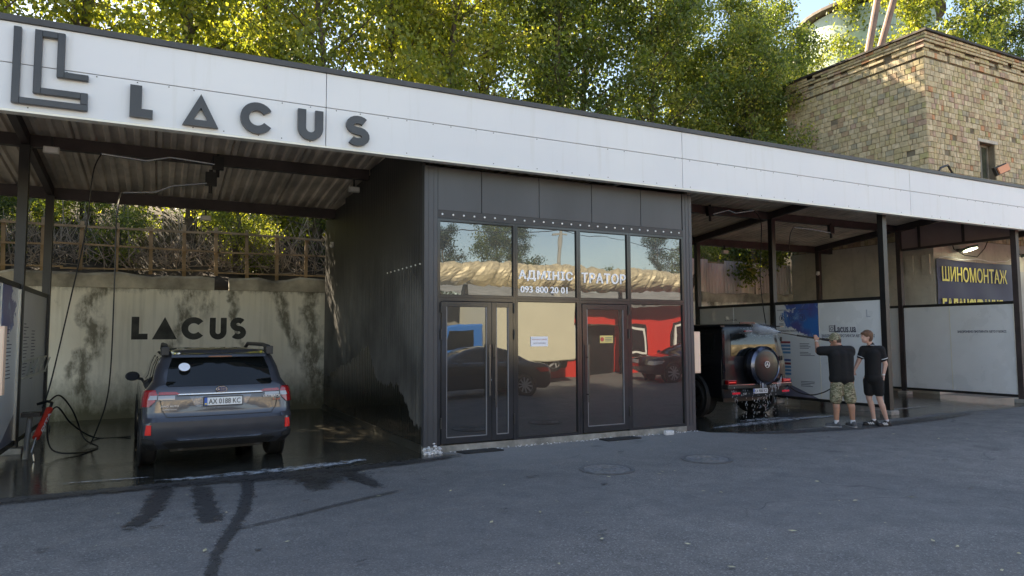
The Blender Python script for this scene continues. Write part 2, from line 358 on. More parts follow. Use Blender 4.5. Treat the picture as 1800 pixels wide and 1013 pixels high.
def wall_mat():
    m, t, b, o = nt('old_plaster'); v = coords(t, which='World'); sx = t.nodes.new('ShaderNodeSeparateXYZ'); L(t, v, sx.inputs[0])
    X, Z = sx.outputs[0], sx.outputs[2]
    n1 = noise(t, v, .8, 6, .6); n2 = noise(t, coords(t, (1, 1, .45), 'World'), 6, 8, .7); n3 = noise(t, coords(t, (12, 1, .6), 'World'), 1, 4)
    c = mixc(t, maprange(t, n1, .3, .7), (.72, .67, .55), (.83, .79, .69)); c = mixc(t, maprange(t, n3, .5, .75, 0, .35), c, (.36, .35, .27))
    c = mixc(t, maprange(t, n2, .62, .75, 0, .5), c, (.3, .28, .2))
    tot = None
    for xc, w, z0, z1, tilt in ((-1.28, .2, .2, 3, .1), (.3, .24, .9, 3, .35), (.9, .16, 2.15, 2.55, 0), (1.62, .1, 1.5, 3, -.3), (2.75, .22, 1.3, 3, -.45), (3.15, .22, .3, 3, 0), (-4, .3, .3, 3, .1), (10, .3, .5, 3, .1), (12.5, .25, .5, 3, .1), (15.2, .3, 1, 3, .1)):
        xs_ = math_(t, 'ADD', math_(t, 'SUBTRACT', X, xc), math_(t, 'MULTIPLY', math_(t, 'SUBTRACT', n1, .5), 1.4))
        xs_ = math_(t, 'SUBTRACT', xs_, math_(t, 'MULTIPLY', math_(t, 'SUBTRACT', Z, 1.6), tilt))
        d = math_(t, 'ABSOLUTE', xs_); f = maprange(t, d, w, w*.35, 0, 1); f = math_(t, 'MULTIPLY', f, maprange(t, Z, z0-.3, z0+.2)); f = math_(t, 'MULTIPLY', f, maprange(t, Z, z1+.2, z1))
        tot = f if tot is None else math_(t, 'MAXIMUM', tot, f)
    tot = math_(t, 'MULTIPLY', tot, maprange(t, n2, .36, .56))
    low = math_(t, 'MULTIPLY', maprange(t, math_(t, 'ADD', Z, math_(t, 'MULTIPLY', n2, -1.1)), .35, -.45), .95)
    top = maprange(t, math_(t, 'ADD', Z, math_(t, 'MULTIPLY', n2, .5)), 2.83, 2.98, 0, .8)
    c = mixc(t, math_(t, 'MULTIPLY', tot, .85), c, (.1, .09, .06)); c = mixc(t, low, c, (.05, .048, .03)); c = mixc(t, top, c, (.1, .09, .06))
    green = maprange(t, math_(t, 'ADD', Z, math_(t, 'MULTIPLY', n1, .8)), 1.4, .4, 0, .25); c = mixc(t, green, c, (.26, .24, .12))
    L(t, c, b.inputs['Base Color']); b.inputs['Roughness'].default_value = .85; bump(t, b, n2, .5, .02); return m
wm = wall_mat()
rw = thing('retaining_wall', (5, 16.3, 0), 'stained cream plaster retaining wall with painted black lettering behind the wash bays', 'wall')
MB().box(-12, 18.98, 16.25, 16.4, 0, 2.66).build('wall_face', wm, rw)
def rough_cap(x0, x1, seed):
    r = random.Random(seed); b = MB(); xs = np.arange(x0, x1+.01, .3); prof = []
    for x in xs:
        h = 2.95+r.uniform(-.05, .05); dd = r.uniform(-.02, .03); prof.append([(x, 16.2+dd, 2.662), (x, 16.19+dd, h-.05), (x, 16.23+dd, h), (x, 16.42, h), (x, 16.42, 2.662)])
    for p in prof: b.v += p
    for i in range(len(prof)-1):
        for k in range(5): a = i*5+k; c2 = i*5+(k+1) % 5; b.f.append((a, c2, c2+5, a+5))
    b.f.append((4, 3, 2, 1, 0)); b.f.append(tuple(len(b.v)-5+i for i in range(5))); return b
cm = mat('crumbling_concrete', (.36, .33, .27), .9, var=.55, scale=2.2, bmp=.8, bscale=14)
for i, x in enumerate((-12, -7.7, -3.2, 1.3, 5.8, 10.3, 14.8)):
    rough_cap(x, min(x+4.3, 18.8), i).build('coping', cm, rw)
pnt = mat('black_stencil_paint', (.05, .05, .045), .8, var=.4, scale=6)
def wl(u, v, d): return (u, 16.25-d, v)
def sign_L(x, z, w, h, th): return [(x, z), (x+w, z), (x+w, z+th), (x+th, z+th), (x+th, z+h), (x, z+h)]
def arc_poly(cx, cz, ro, ri, a0, a1, n=26):
    o = [(cx+ro*math.cos(rad(a0+(a1-a0)*i/n)), cz+ro*math.sin(rad(a0+(a1-a0)*i/n))) for i in range(n+1)]
    i_ = [(cx+ri*math.cos(rad(a1-(a1-a0)*i/n)), cz+ri*math.sin(rad(a1-(a1-a0)*i/n))) for i in range(n+1)]
    return o+i_
def U_poly(x, z, w, h, th, n=14):
    r = w/2; cx = x+r; o = [(x, z+h), (x, z+r)]+[(cx+r*math.cos(rad(180+180*i/n)), z+r+r*math.sin(rad(180+180*i/n))) for i in range(1, n)]+[(x+w, z+r), (x+w, z+h)]
    ri = r-th; i_ = [(x+w-th, z+h), (x+w-th, z+r)]+[(cx+ri*math.cos(rad(-180*i/n)), z+r+ri*math.sin(rad(-180*i/n))) for i in range(1, n)]+[(x+th, z+r), (x+th, z+h)]
    return o+i_
def S_poly(x, z, w, h, th, n=12):
    # two stacked bowls swept by one thick line
    rt = h/4+th/4-.0; r = (h-th)/4; cx = x+w/2; rx = (w-th)/2; pts = []
    for i in range(n+1): a = rad(35+235*i/n*1.0); pts.append((cx+rx*math.cos(a), z+h-th/2-r+r*math.sin(a)))
    for i in range(1, n+1): a = rad(90-235*i/n); pts.append((cx+rx*math.cos(a), z+th/2+r+r*math.sin(a)))
    o, q = [], []
    for i, p in enumerate(pts):
        a = pts[max(i-1, 0)]; b = pts[min(i+1, len(pts)-1)]; dx, dz = b[0]-a[0], b[1]-a[1]; l = math.hypot(dx, dz) or 1
        o.append((p[0]-dz/l*th/2, p[1]+dx/l*th/2)); q.append((p[0]+dz/l*th/2, p[1]-dx/l*th/2))
    return o+q[::-1]
def strip_mesh(b, poly, fn, d0, d1):
    """closed band outlines (outer half, inner half reversed) as quads so that concave shapes fill cleanly"""
    n = len(poly)//2; O = poly[:n]; I = poly[n:][::-1]
    for i in range(n-1):
        q = [O[i], O[i+1], I[i+1], I[i]]; b.prism(q, fn, d0, d1)
    return b
for nm, fn_ in (('L', lambda b: (b.prism([(-.55, 1.6), (-.25, 1.6), (-.25, 1.72), (-.41, 1.72), (-.41, 2.07), (-.55, 2.07)], wl, 0, .003))),
                ('A', lambda b: b.prism([(-.17, 1.6), (.3, 1.6), (.065, 2.07)], wl, 0, .003)),
                ('C', lambda b: strip_mesh(b, arc_poly(.62, 1.83, .24, .11, 40, 320), wl, 0, .003)),
                ('U', lambda b: strip_mesh(b, U_poly(.93, 1.59, .34, .47, .12), wl, 0, .003)),
                ('S', lambda b: strip_mesh(b, S_poly(1.34, 1.59, .33, .48, .12), wl, 0, .003))):
    b = MB(); fn_(b); b.build('painted_letter', pnt, rw)
# ---------------------------------------------------------------- the wash building
DK = mat('black_steel', (.015, .0145, .015), .45, var=.3, scale=4, bmp=.1, bscale=80)
DKR = mat('dusty_brown_steel', (.045, .033, .033), .55, var=.35, scale=3)
WHT = mat('white_cladding', (.66, .67, .71), .38, var=.025, scale=.7, spec=.5)
def fascia_mat():
    m, t, b, o = nt('white_fascia_sheet'); v = coords(t, which='World'); n1 = noise(t, v, .5, 5, .6); st = noise(t, coords(t, (7, 1, .5), 'World'), 1, 6, .65); oi = t.nodes.new('ShaderNodeObjectInfo')
    c = mixc(t, maprange(t, n1, .3, .7), (.63, .64, .69), (.69, .70, .73)); c = mixc(t, maprange(t, oi.outputs['Random'], 0, 1, 0, .35), c, (.61, .63, .66))
    c = mixc(t, maprange(t, st, .55, .8, 0, .4), c, (.5, .49, .46)); L(t, c, b.inputs['Base Color']); b.inputs['Roughness'].default_value = .36
    bump(t, b, noise(t, coords(t, (1, 1, 1), 'World'), 1.6, 2), .35, .01); return m
WHT = fascia_mat()
FL = mat('cream_flashing', (.78, .76, .68), .4, var=.08, scale=2)
CLAD = mat('anthracite_cladding', (.052, .055, .064), .42, var=.18, scale=1.5, bmp=.06, bscale=30, vert=.4)
FR = mat('anthracite_frame', (.032, .032, .036), .16, var=.2, scale=2)
GALV = mat('corrugated_roof_underside', (.56, .49, .41), .5, .0, var=.35, scale=1.3)
bld = thing('car_wash_building', (5.7, 9.3, 0), 'long low car wash with white fascia over open bays and a black glazed office', 'building')
FY = 8.9
jx = [-22.1, -16.1, -10.13, -4.13, 1.83, 7.75, 13.83, 19.8, 25.7]
jx2 = [-22.1, -16.1, -10.13, -4.13, 1.83, 7.75+.06, 13.83, 19.8, 25.7]
for a, c in zip(jx[:-1], jx[1:]):
    for z0, z1 in ((4.10, 4.605), (4.612, 5.06)):
        bevelled(MB().box(a+.004, c-.004, FY, FY+.05, z0, z1).build('fascia_panel', WHT, bld), .004, 1)
scr = MB(); r = random.Random(40)
for i in range(90):
    x = -3+i*.33+r.uniform(-.05, .05)
    for z in (4.585, 4.135):
        if r.random() < .6: scr.box(x-.006, x+.006, FY-.004, FY, z-.006, z+.006)
tag(scr.build('panel_screws', DK, bld), kind='stuff')
MB().box(-22, 25.6, FY+.012, FY+.045, 4.6, 4.62).build('joint_strip', DKR, bld)
MB().box(-22.2, 25.7, FY-.03, FY+.3, 5.063, 5.13).build('roof_edge_cap', mat('roof_cap', (.05, .05, .055), .5, var=.2), bld)
MB().box(-22.2, 25.7, FY-.012, FY+.12, 4.075, 4.098).build('fascia_flashing', FL, bld)
MB().box(-22.2, 25.6, FY+.055, FY+.1, 4.1, 5.06).build('fascia_frame', DKR, bld)
def roofz(y): return 4.33+.1*(15.4-y)
def corrugated(x0, x1, pitch, amp, fn, th=.0):
    """trapezoid profile; fn(x, h, end) -> point at either end"""
    b = MB(); xs = []; x = x0
    while x < x1-1e-6:
        for f, h in ((0, 0), (.3, 0), (.42, 1), (.88, 1)):
            if x+f*pitch < x1: xs.append((x+f*pitch, h))
        x += pitch
    xs.append((x1, 0))
    for (x, h) in xs: b.v += [tuple(fn(x, h*amp, 0)), tuple(fn(x, h*amp, 1)), tuple(fn(x, h*amp+.004, 1)), tuple(fn(x, h*amp+.004, 0))]
    for i in range(len(xs)-1):
        a = i*4; c = a+4; b.f += [(a, a+1, c+1, c), (a+3, c+3, c+2, a+2), (a, c, c+3, a+3), (a+1, a+2, c+2, c+1)]
    return b
rsh = None
for i in range(40):
    x0 = -20+i*1.104
    if rsh is None or i < 1:
        rsh = corrugated(x0, x0+1.1, .2, .045, lambda x, h, e: (x, (9.0, 15.75)[e], roofz((9.0, 15.75)[e])+h)).build('roof_sheet', GALV, bld)
    else:
        c = rsh.copy(); C.objects.link(c); c.parent = bld; c.location = rsh.location+Vector((i*1.104, 0, 0))
MB().poly([(-20, 9, 5.06), (25.6, 9, 5.06), (25.6, 16, 4.45), (-20, 16, 4.45), (-20, 9, 5.08), (25.6, 9, 5.08), (25.6, 16, 4.47), (-20, 16, 4.47)], [(0, 3, 2, 1), (4, 5, 6, 7), (0, 1, 5, 4), (1, 2, 6, 5), (2, 3, 7, 6), (3, 0, 4, 7)]).build('roof_deck', DKR, bld)
for y, h in ((9.35, .26), (12.2, .18), (14.9, .2)):
    z = roofz(y)-.002
    for xa, xb in ((-20, 3.28), (8.24, 25.5)): MB().box(xa, xb, y-.06, y+.06, z-h, z).build('beam', DKR, bld)
for x in (-11.6, -6.7, -1.85, 13.3, 18.2, 23.1):
    MB().bar((x, 9.42, roofz(9.4)-.1), (x, 14.8, roofz(14.8)-.1), .1, .16).build('rafter', DKR, bld)
    for y in (9.2, 12.1, 14.75):
        w = .062
        MB().box(x-w, x+w, y-w, y+w, .0, roofz(y)-.19 if y > 9.3 else 4.9).build('post', DKR if x > 14 else DK, bld)
        bevelled(MB().box(x-.13, x+.13, y-.13, y+.13, 0, .09).build('post_footing', mat('footing_concrete', (.25, .24, .22), .9, var=.4, scale=6, bmp=.5), bld), .015)
for x in np.arange(-.9, 3.2, .335):   # roof sheet fixings seen as pale dots
    MB().ball((x, 10.4, roofz(10.4)-.012), .022, 8, 5, (1, 1, .6)).build('fixing', mat('zinc', (.6, .58, .5), .4), bld)
# end panels under the roof edge of the last bay
pk = mat('dusty_pink_sheet', (.26, .19, .19), .6, var=.15, scale=1.5)
for ya, yb in ((9.27, 10.35), (10.4, 11.5), (11.55, 12.03)):
    MB().poly([(18.22, ya, 3.98), (18.22, yb, 3.98), (18.22, yb, roofz(yb)-.2), (18.22, ya, roofz(ya)-.2), (18.26, ya, 3.98), (18.26, yb, 3.98), (18.26, yb, roofz(yb)-.2), (18.26, ya, roofz(ya)-.2)],
              [(0, 1, 2, 3), (7, 6, 5, 4), (0, 4, 5, 1), (1, 5, 6, 2), (2, 6, 7, 3), (3, 7, 4, 0)]).build('gable_panel', pk, bld)
    MB().box(18.17, 18.22, yb, yb+.05, 3.96, roofz(yb)-.15).build('gable_stud', DKR, bld)
MB().box(18.16, 18.24, 9.26, 12.04, 3.92, 3.98).build('gable_rail', DKR, bld)
# office: side walls
def sidewall_mat():
    m, t, b, o = nt('washed_black_cladding'); v = coords(t, which='World'); sx = t.nodes.new('ShaderNodeSeparateXYZ'); L(t, v, sx.inputs[0])
    Y, Z = sx.outputs[1], sx.outputs[2]
    drip = noise(t, coords(t, (1, 9, .7), 'World'), 1, 5, .7); n1 = noise(t, v, 1.1, 5); streak = noise(t, coords(t, (1, 22, .5), 'World'), 1, 4)
    fc = t.nodes.new('ShaderNodeFloatCurve'); y01 = maprange(t, Y, 9, 16); L(t, y01, fc.inputs['Value'])
    pts = [(16, .75), (15.4, .8), (14.2, 1.03), (13.6, 1.1), (13.06, 1.25), (12.5, 1.43), (12.14, 1.45), (11.87, 1.12), (11.58, .87), (10.86, .87), (10.41, .84), (10.07, .67), (9.8, .41), (9.47, .36), (9, .37)]
    pts = sorted([((y-9)/7, z/2) for y, z in pts]); cv = fc.mapping.curves[0]
    cv.points[0].location = pts[0]; cv.points[1].location = pts[-1]
    for p in pts[1:-1]: cv.points.new(*p)
    for p in cv.points: p.handle_type = 'VECTOR'
    fc.mapping.update()
    th = math_(t, 'MULTIPLY', fc.outputs[0], 2); th = math_(t, 'ADD', th, math_(t, 'MULTIPLY', math_(t, 'SUBTRACT', drip, .5), .4))
    wetf = maprange(t, math_(t, 'SUBTRACT', Z, th), .0, .02, 1, 0)
    dry = mixc(t, maprange(t, n1, .35, .7), (.045, .044, .043), (.15, .145, .135)); dry = mixc(t, maprange(t, streak, .5, .75, 0, .5), dry, (.2, .2, .19))
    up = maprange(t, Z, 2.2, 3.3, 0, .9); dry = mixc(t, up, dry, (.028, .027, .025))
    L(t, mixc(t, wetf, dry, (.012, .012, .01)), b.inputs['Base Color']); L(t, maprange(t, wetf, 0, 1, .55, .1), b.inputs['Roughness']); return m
SWM = sidewall_mat()
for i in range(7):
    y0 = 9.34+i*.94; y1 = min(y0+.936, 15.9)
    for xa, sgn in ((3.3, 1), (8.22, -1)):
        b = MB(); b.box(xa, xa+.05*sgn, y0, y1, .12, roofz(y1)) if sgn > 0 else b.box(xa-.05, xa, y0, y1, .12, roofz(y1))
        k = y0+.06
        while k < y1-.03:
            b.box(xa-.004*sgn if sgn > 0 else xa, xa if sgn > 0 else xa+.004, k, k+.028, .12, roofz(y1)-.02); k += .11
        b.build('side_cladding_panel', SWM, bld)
MB().box(3.28, 3.36, 9.342, 15.9, 0, .118).build('plinth', mat('wet_plinth', (.04, .04, .035), .3, var=.4), bld)
for i in range(9): MB().ball((3.292, 11.0-i*.2, 2.68), .014, 8, 5).build('rivet', mat('zinc', (.6, .58, .5), .4), bld)
# office front
Y0 = 9.24
MB().box(3.3, 3.5, Y0, 9.34, .1, 4.09).build('corner_cladding', CLAD, bld)
MB().box(8.02, 8.22, Y0, 9.34, .0, 4.09).build('corner_cladding', CLAD, bld)
for x in (3.36, 3.44, 8.08, 8.15): MB().box(x, x+.008, Y0-.006, Y0, .1, 4.08).build('cladding_rib', CLAD, bld)
for a, c in ((3.503, 4.2), (4.2, 5.18), (5.18, 6.15), (6.15, 7.13), (7.13, 8.017)):
    bevelled(MB().box(a+.004, c-.004, Y0+.012, 9.34, 3.46, 4.09).build('cladding_panel', CLAD, bld), .004, 1)
MB().box(3.503, 8.017, Y0-.002, 9.34, 3.34, 3.457).build('header_strip', mat('header_black', (.03, .03, .033), .5, var=.15), bld)
dotm = mat('white_bolt', (.85, .85, .85), .4, var=0); dot = None
for i in range(27):
    x = 3.57+i*.1675
    if dot is None: dot = MB().lathe([(-.012, .006), (-.012, .013), (0, .015)], (x, Y0-.002, 3.4), 'y', 8).build('bolt', dotm, bld); d0 = x
    else: c = dot.copy(); C.objects.link(c); c.parent = bld; c.location = dot.location+Vector((x-d0, 0, 0))
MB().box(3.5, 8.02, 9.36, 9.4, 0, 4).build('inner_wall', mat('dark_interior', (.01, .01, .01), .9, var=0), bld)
MB().box(3.3, 8.22, 9.242, 9.34, 0, .098).build('plinth', mat('footing_concrete', (.25, .24, .22), .9, var=.4), bld)
rb = MB(); r = random.Random(8)
for i in range(120): 
    s_ = r.uniform(.006, .02); x, y, z = r.uniform(3.28, 3.55), r.uniform(9.16, 9.24), abs(r.gauss(0, .05)); rb.ball((x, y, z), s_, 6, 4, (1.3, 1, .8))
for i in range(160):
    s_ = r.uniform(.004, .012); rb.ball((r.uniform(3.5, 8.2), r.uniform(9.17, 9.24), abs(r.gauss(0, .012))), s_, 5, 4, (1.6, 1, .7))
tag(rb.build('mortar_crumbs', mat('white_mortar', (.6, .6, .62), .9, var=.3, scale=30)), kind='stuff')
# glazing
def glass_mat():
    m, t, b, o = nt('mirror_glass'); v = coords(t, which='World')
    w = noise(t, v, .9, 1, .3); w2 = noise(t, v, 3.2, 1)
    bp = t.nodes.new('ShaderNodeBump'); bp.inputs['Strength'].default_value = .33; bp.inputs['Distance'].default_value = .02
    L(t, math_(t, 'ADD', w, math_(t, 'MULTIPLY', w2, .08)), bp.inputs['Height'])
    gl = t.nodes.new('ShaderNodeBsdfGlossy'); gl.inputs['Roughness'].default_value = .0; gl.inputs['Color'].default_value = (.62, .66, .68, 1); L(t, bp.outputs[0], gl.inputs['Normal'])
    b.inputs['Base Color'].default_value = (.008, .008, .01, 1); b.inputs['Roughness'].default_value = .3
    fr = t.nodes.new('ShaderNodeFresnel'); fr.inputs[0].default_value = 2.3
    mx = t.nodes.new('ShaderNodeMixShader'); L(t, maprange(t, fr.outputs[0], 0, 1, .06, 1), mx.inputs[0]); L(t, b.outputs[0], mx.inputs[1]); L(t, gl.outputs[0], mx.inputs[2]); L(t, mx.outputs[0], o.inputs[0]); return m
GM = glass_mat()
def window(x0, x1, z0, z1, fw=.035, y=Y0):
    b = MB(); b.box(x0, x0+fw, y, y+.08, z0, z1); b.box(x1-fw, x1, y, y+.08, z0, z1); b.box(x0+fw, x1-fw, y, y+.08, z0, z0+fw); b.box(x0+fw, x1-fw, y, y+.08, z1-fw, z1)
    w = b.build('window_frame', FR, bld)
    MB().box(x0+fw, x1-fw, y+.028, y+.04, z0+fw, z1-fw).build('glass', GM, w)
    e = MB(); t_ = .008
    e.box(x0+fw, x0+fw+t_, y+.012, y+.028, z0+fw, z1-fw); e.box(x1-fw-t_, x1-fw, y+.012, y+.028, z0+fw, z1-fw); e.box(x0+fw, x1-fw, y+.012, y+.028, z1-fw-t_, z1-fw); e.box(x0+fw, x1-fw, y+.012, y+.028, z0+fw, z0+fw+t_)
    e.build('gasket', mat('rubber', (.008, .008, .008), .6, var=0), w); return w
cols = [(3.503, 4.752), (4.755, 5.878), (5.881, 6.862), (6.865, 8.017)]
wins = [window(a, c, 2.2, 3.337) for a, c in cols]
wlow = [window(*cols[1], .1, 2.197), window(*cols[3], .1, 2.197)]
def door(x0, x1, z0, z1, fw, hinge_side, label=None):
    y = Y0-.012; b = MB(); b.box(x0, x0+fw, y, y+.07, z0, z1); b.box(x1-fw, x1, y, y+.07, z0, z1); b.box(x0+fw, x1-fw, y, y+.07, z0, z0+fw*1.1); b.box(x0+fw, x1-fw, y, y+.07, z1-fw, z1)
    d = bevelled(b.build('door', FR, bld), .004, 2)
    MB().box(x0+fw, x1-fw, y+.02, y+.03, z0+fw*1.1, z1-fw).build('glass', GM, d)
    e = MB(); t_ = .01; xa, xb, za, zb = x0+fw, x1-fw, z0+fw*1.1, z1-fw
    e.box(xa, xa+t_, y+.002, y+.02, za, zb); e.box(xb-t_, xb, y+.002, y+.02, za, zb); e.box(xa, xb, y+.002, y+.02, za, za+t_)
    e.build('glazing_bead', mat('bead_grey', (.2, .2, .22), .35, var=.1), d)
    hx = x0-.012 if hinge_side < 0 else x1+.012
    for z in (z0+.22, z1-.55, z1-.16): MB().cyl((hx, y-.01, z), (hx, y-.01, z+.15), .013, 8).build('hinge', DK, d)
    return d
def handle(d, x, z0, z1, y=Y0-.075):
    b = MB(); b.tube([(x, y, z0), (x, y, z1)], .014, 10); b.cyl((x, y, z0+.12), (x, Y0-.01, z0+.12), .009); b.cyl((x, y, z1-.2), (x, Y0-.01, z1-.2), .009); return b.build('handle', mat('dark_chrome', (.12, .12, .13), .2, .9, var=0), d, smooth='auto')
b = MB(); b.box(3.503, 3.55, Y0, 9.32, .1, 2.197); b.box(4.71, 4.752, Y0, 9.32, .1, 2.197); b.box(3.55, 4.71, Y0, 9.32, 2.15, 2.197); b.build('door_frame', FR, bld)
b = MB(); b.box(5.881, 5.925, Y0, 9.32, .1, 2.197); b.box(6.82, 6.862, Y0, 9.32, .1, 2.197); b.box(5.925, 6.82, Y0, 9.32, 2.15, 2.197); b.build('door_frame', FR, bld)
d1 = door(3.56, 4.345, .12, 2.14, .075, -1); handle(d1, 4.29, .78, 1.52)
d2 = door(4.35, 4.7, .12, 2.14, .075, 1); handle(d2, 4.385, .6, 1.52)
d3 = door(5.935, 6.81, .12, 2.14, .085, 1); handle(d3, 6.0, .6, 1.5)
MB().ball((4.335, Y0-.02, 1.0), .013).build('lock', mat('chrome', (.7, .7, .7), .15, 1, var=0), d1)
LW = mat('white_film_lettering', (.93, .93, .95), .5, var=0)
text('АДМІНІС', (4.82, Y0+.024, 2.48), .96, .165, LW, wins[1], bold=.01, extrude=.003, spacing=1.12, fat=.006)
text('ТРАТОР', (5.95, Y0+.024, 2.48), .85, .165, LW, wins[2], bold=.01, extrude=.003, spacing=1.12, fat=.006)
text('093 800 20 01', (4.85, Y0+.024, 2.30), .83, .1, LW, wins[1], bold=.01, extrude=.003, fat=.003)
# notices
nb = MB().box(5.02, 5.32, Y0+.02, Y0+.026, 1.48, 1.63).build('notice', mat('paper', (.85, .85, .9), .6, var=0), wlow[0])
text('РАЗОМ НАБАГАТО ЦІКАВІШЕ', (5.04, Y0+.0195, 1.575), .26, .018, mat('print_red_ink', (.4, .1, .1), .6, var=0), wlow[0], bold=0, extrude=.001, name='print')
text('ЗАПРОШУЄМО', (5.06, Y0+.0195, 1.52), .22, .018, mat('print_ink', (.08, .08, .12), .6, var=0), wlow[0], bold=0, extrude=.001, name='print')
yb = MB().box(6.27, 6.52, Y0, Y0+.006, 1.52, 1.64).build('sticker', mat('yellow_sticker', (.75, .6, .22), .5, var=0), d3)
MB().lathe([(-.001, .035), (0, .035)], (6.31, Y0-.001, 1.58), 'y', 16).build('sticker_roundel', mat('sticker_red', (.6, .08, .06), .5, var=0), d3)
for z in (1.6, 1.575, 1.55): MB().box(6.37, 6.5, Y0-.002, Y0, z, z+.008).build('print', mat('print_ink', (.08, .08, .12), .6, var=0), d3)
# ---------------------------------------------------------------- fascia lettering
SG = mat('sign_dark', (.035, .036, .042), .35, var=.25, scale=2)
sgn = thing('fascia_sign', (.4, 8.87, 4.1), 'dark raised letters and nested corner emblem on the white fascia above the left bay', 'sign')
def fs(u, v, d): return (u, FY-.012-d, v)
def band(pts, w):
    """mitred strip along axis aligned points, (x, z) left line -> list of boxes"""
    return pts
b = MB()
em = [(-1.5, 5.02, -1.42, 4.25), ]
def rects(b, rs):
    for x0, x1, z0, z1 in rs: b.prism([(x0, z0), (x1, z0), (x1, z1), (x0, z1)], fs, 0, .05)
t_ = .07
rects(b, [(-1.5, -1.5+t_, 4.16, 5.0), (-1.5+t_, -.80, 4.16, 4.16+t_), (-.80-t_, -.80, 4.16+t_, 4.42-.06), (-1.24, -.80-t_, 4.36-t_, 4.36)])
rects(b, [(-1.31, -1.24, 4.36-t_, 5.0), (-1.24, -1.10, 4.93, 5.0), (-1.10, -1.10+t_, 4.50, 5.0), (-1.10+t_, -.80, 4.50, 4.50+t_*.95)])
bevelled(b.build('emblem', SG, sgn), .004, 1)
def letter(fn):
    b = MB(); fn(b); o = b.build('letter', SG, sgn); return o
letter(lambda b: b.prism([(-.39, 4.165), (-.155, 4.165), (-.155, 4.265), (-.27, 4.265), (-.27, 4.535), (-.39, 4.535)], fs, 0, .05))
def tri(b):
    O = [(.155, 4.145), (.545, 4.145), (.35, 4.535)]; I = [(.275, 4.22), (.43, 4.22), (.352, 4.37)]
    for i in range(3): j = (i+1) % 3; b.prism([O[i], O[j], I[j], I[i]], fs, 0, .05)
letter(tri)
letter(lambda b: strip_mesh(b, arc_poly(.985, 4.335, .195, .095, 33, 327), fs, 0, .05))
letter(lambda b: strip_mesh(b, U_poly(1.47, 4.14, .315, .39, .1), fs, 0, .05))
letter(lambda b: strip_mesh(b, S_poly(2.08, 4.14, .31, .4, .1), fs, 0, .05))
# ---------------------------------------------------------------- partitions
PB = mat('white_print_board', (.76, .78, .8), .3, var=.06, scale=1.2, rvar=.08)
PG = mat('grey_board', (.6, .6, .6), .4, var=.08, scale=1.2)
ink = mat('print_ink', (.08, .08, .12), .6, var=0)
def splash_mat():
    m, t, b, o = nt('printed_blue_splash'); v = coords(t, which='World'); n1 = noise(t, v, 2.2, 6, .7, 1); n2 = noise(t, v, 1.3, 3)
    sx = t.nodes.new('ShaderNodeSeparateXYZ'); L(t, v, sx.inputs[0]); Y, Z = sx.outputs[1], sx.outputs[2]
    f = math_(t, 'ADD', math_(t, 'MULTIPLY', math_(t, 'SUBTRACT', 11.75, Y), 1.0), math_(t, 'MULTIPLY', math_(t, 'SUBTRACT', n1, .5), 1.9)); f = math_(t, 'SUBTRACT', f, maprange(t, Z, 1.85, 1.35, 0, 1.4))
    mask = maprange(t, f, .0, .06)
    blue = mixc(t, maprange(t, n2, .4, .55), (.03, .17, .5), (.09, .09, .28)); blue = mixc(t, maprange(t, n1, .55, .7), blue, (.3, .5, .7))
    c = mixc(t, mask, (.76, .78, .8), blue)
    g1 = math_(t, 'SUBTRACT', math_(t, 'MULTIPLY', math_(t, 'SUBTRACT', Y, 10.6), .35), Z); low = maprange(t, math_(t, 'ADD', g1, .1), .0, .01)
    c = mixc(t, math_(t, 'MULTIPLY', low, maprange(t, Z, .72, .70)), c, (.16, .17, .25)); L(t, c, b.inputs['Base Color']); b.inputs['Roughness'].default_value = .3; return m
SPM = splash_mat()
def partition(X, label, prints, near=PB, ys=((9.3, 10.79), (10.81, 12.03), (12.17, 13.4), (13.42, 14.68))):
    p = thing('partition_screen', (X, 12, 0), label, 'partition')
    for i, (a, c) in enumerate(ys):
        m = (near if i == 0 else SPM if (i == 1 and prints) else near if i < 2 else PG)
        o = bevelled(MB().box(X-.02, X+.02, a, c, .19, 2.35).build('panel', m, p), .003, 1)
    for a, c in ((9.27, 12.03), (12.17, 14.7)): MB().box(X-.032, X+.032, a, c, 2.352, 2.42).build('top_rail', DK, p); MB().box(X-.032, X+.032, a, c, .13, .188).build('bottom_rail', DK, p)
    MB().box(X-.026, X+.026, 10.792, 10.808, .19, 2.35).build('joint', FL, p)
    return p
pa = partition(-1.85, 'white printed partition screen on the outer side of the left bay beside the lance', True)
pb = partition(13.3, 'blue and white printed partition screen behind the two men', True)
pc = partition(18.2, 'plain white partition screen with one line of black text below the tyre sign', False)
def ptext(p, X, s, y, z, w, h, m=None, side=-1, bold=.01, name='lettering', extrude=.002):
    # side -1: read from -X (reading direction is -Y); side +1: read from +X (reading direction is +Y)
    return text(s, (X+side*.0215, y, z), w, h, m or ink, p, right=(0, side, 0), bold=bold, extrude=extrude, name=name)
ptext(pb, 13.3, 'Lacus.ua', 10.4, 1.68, .53, .17, bold=.025)
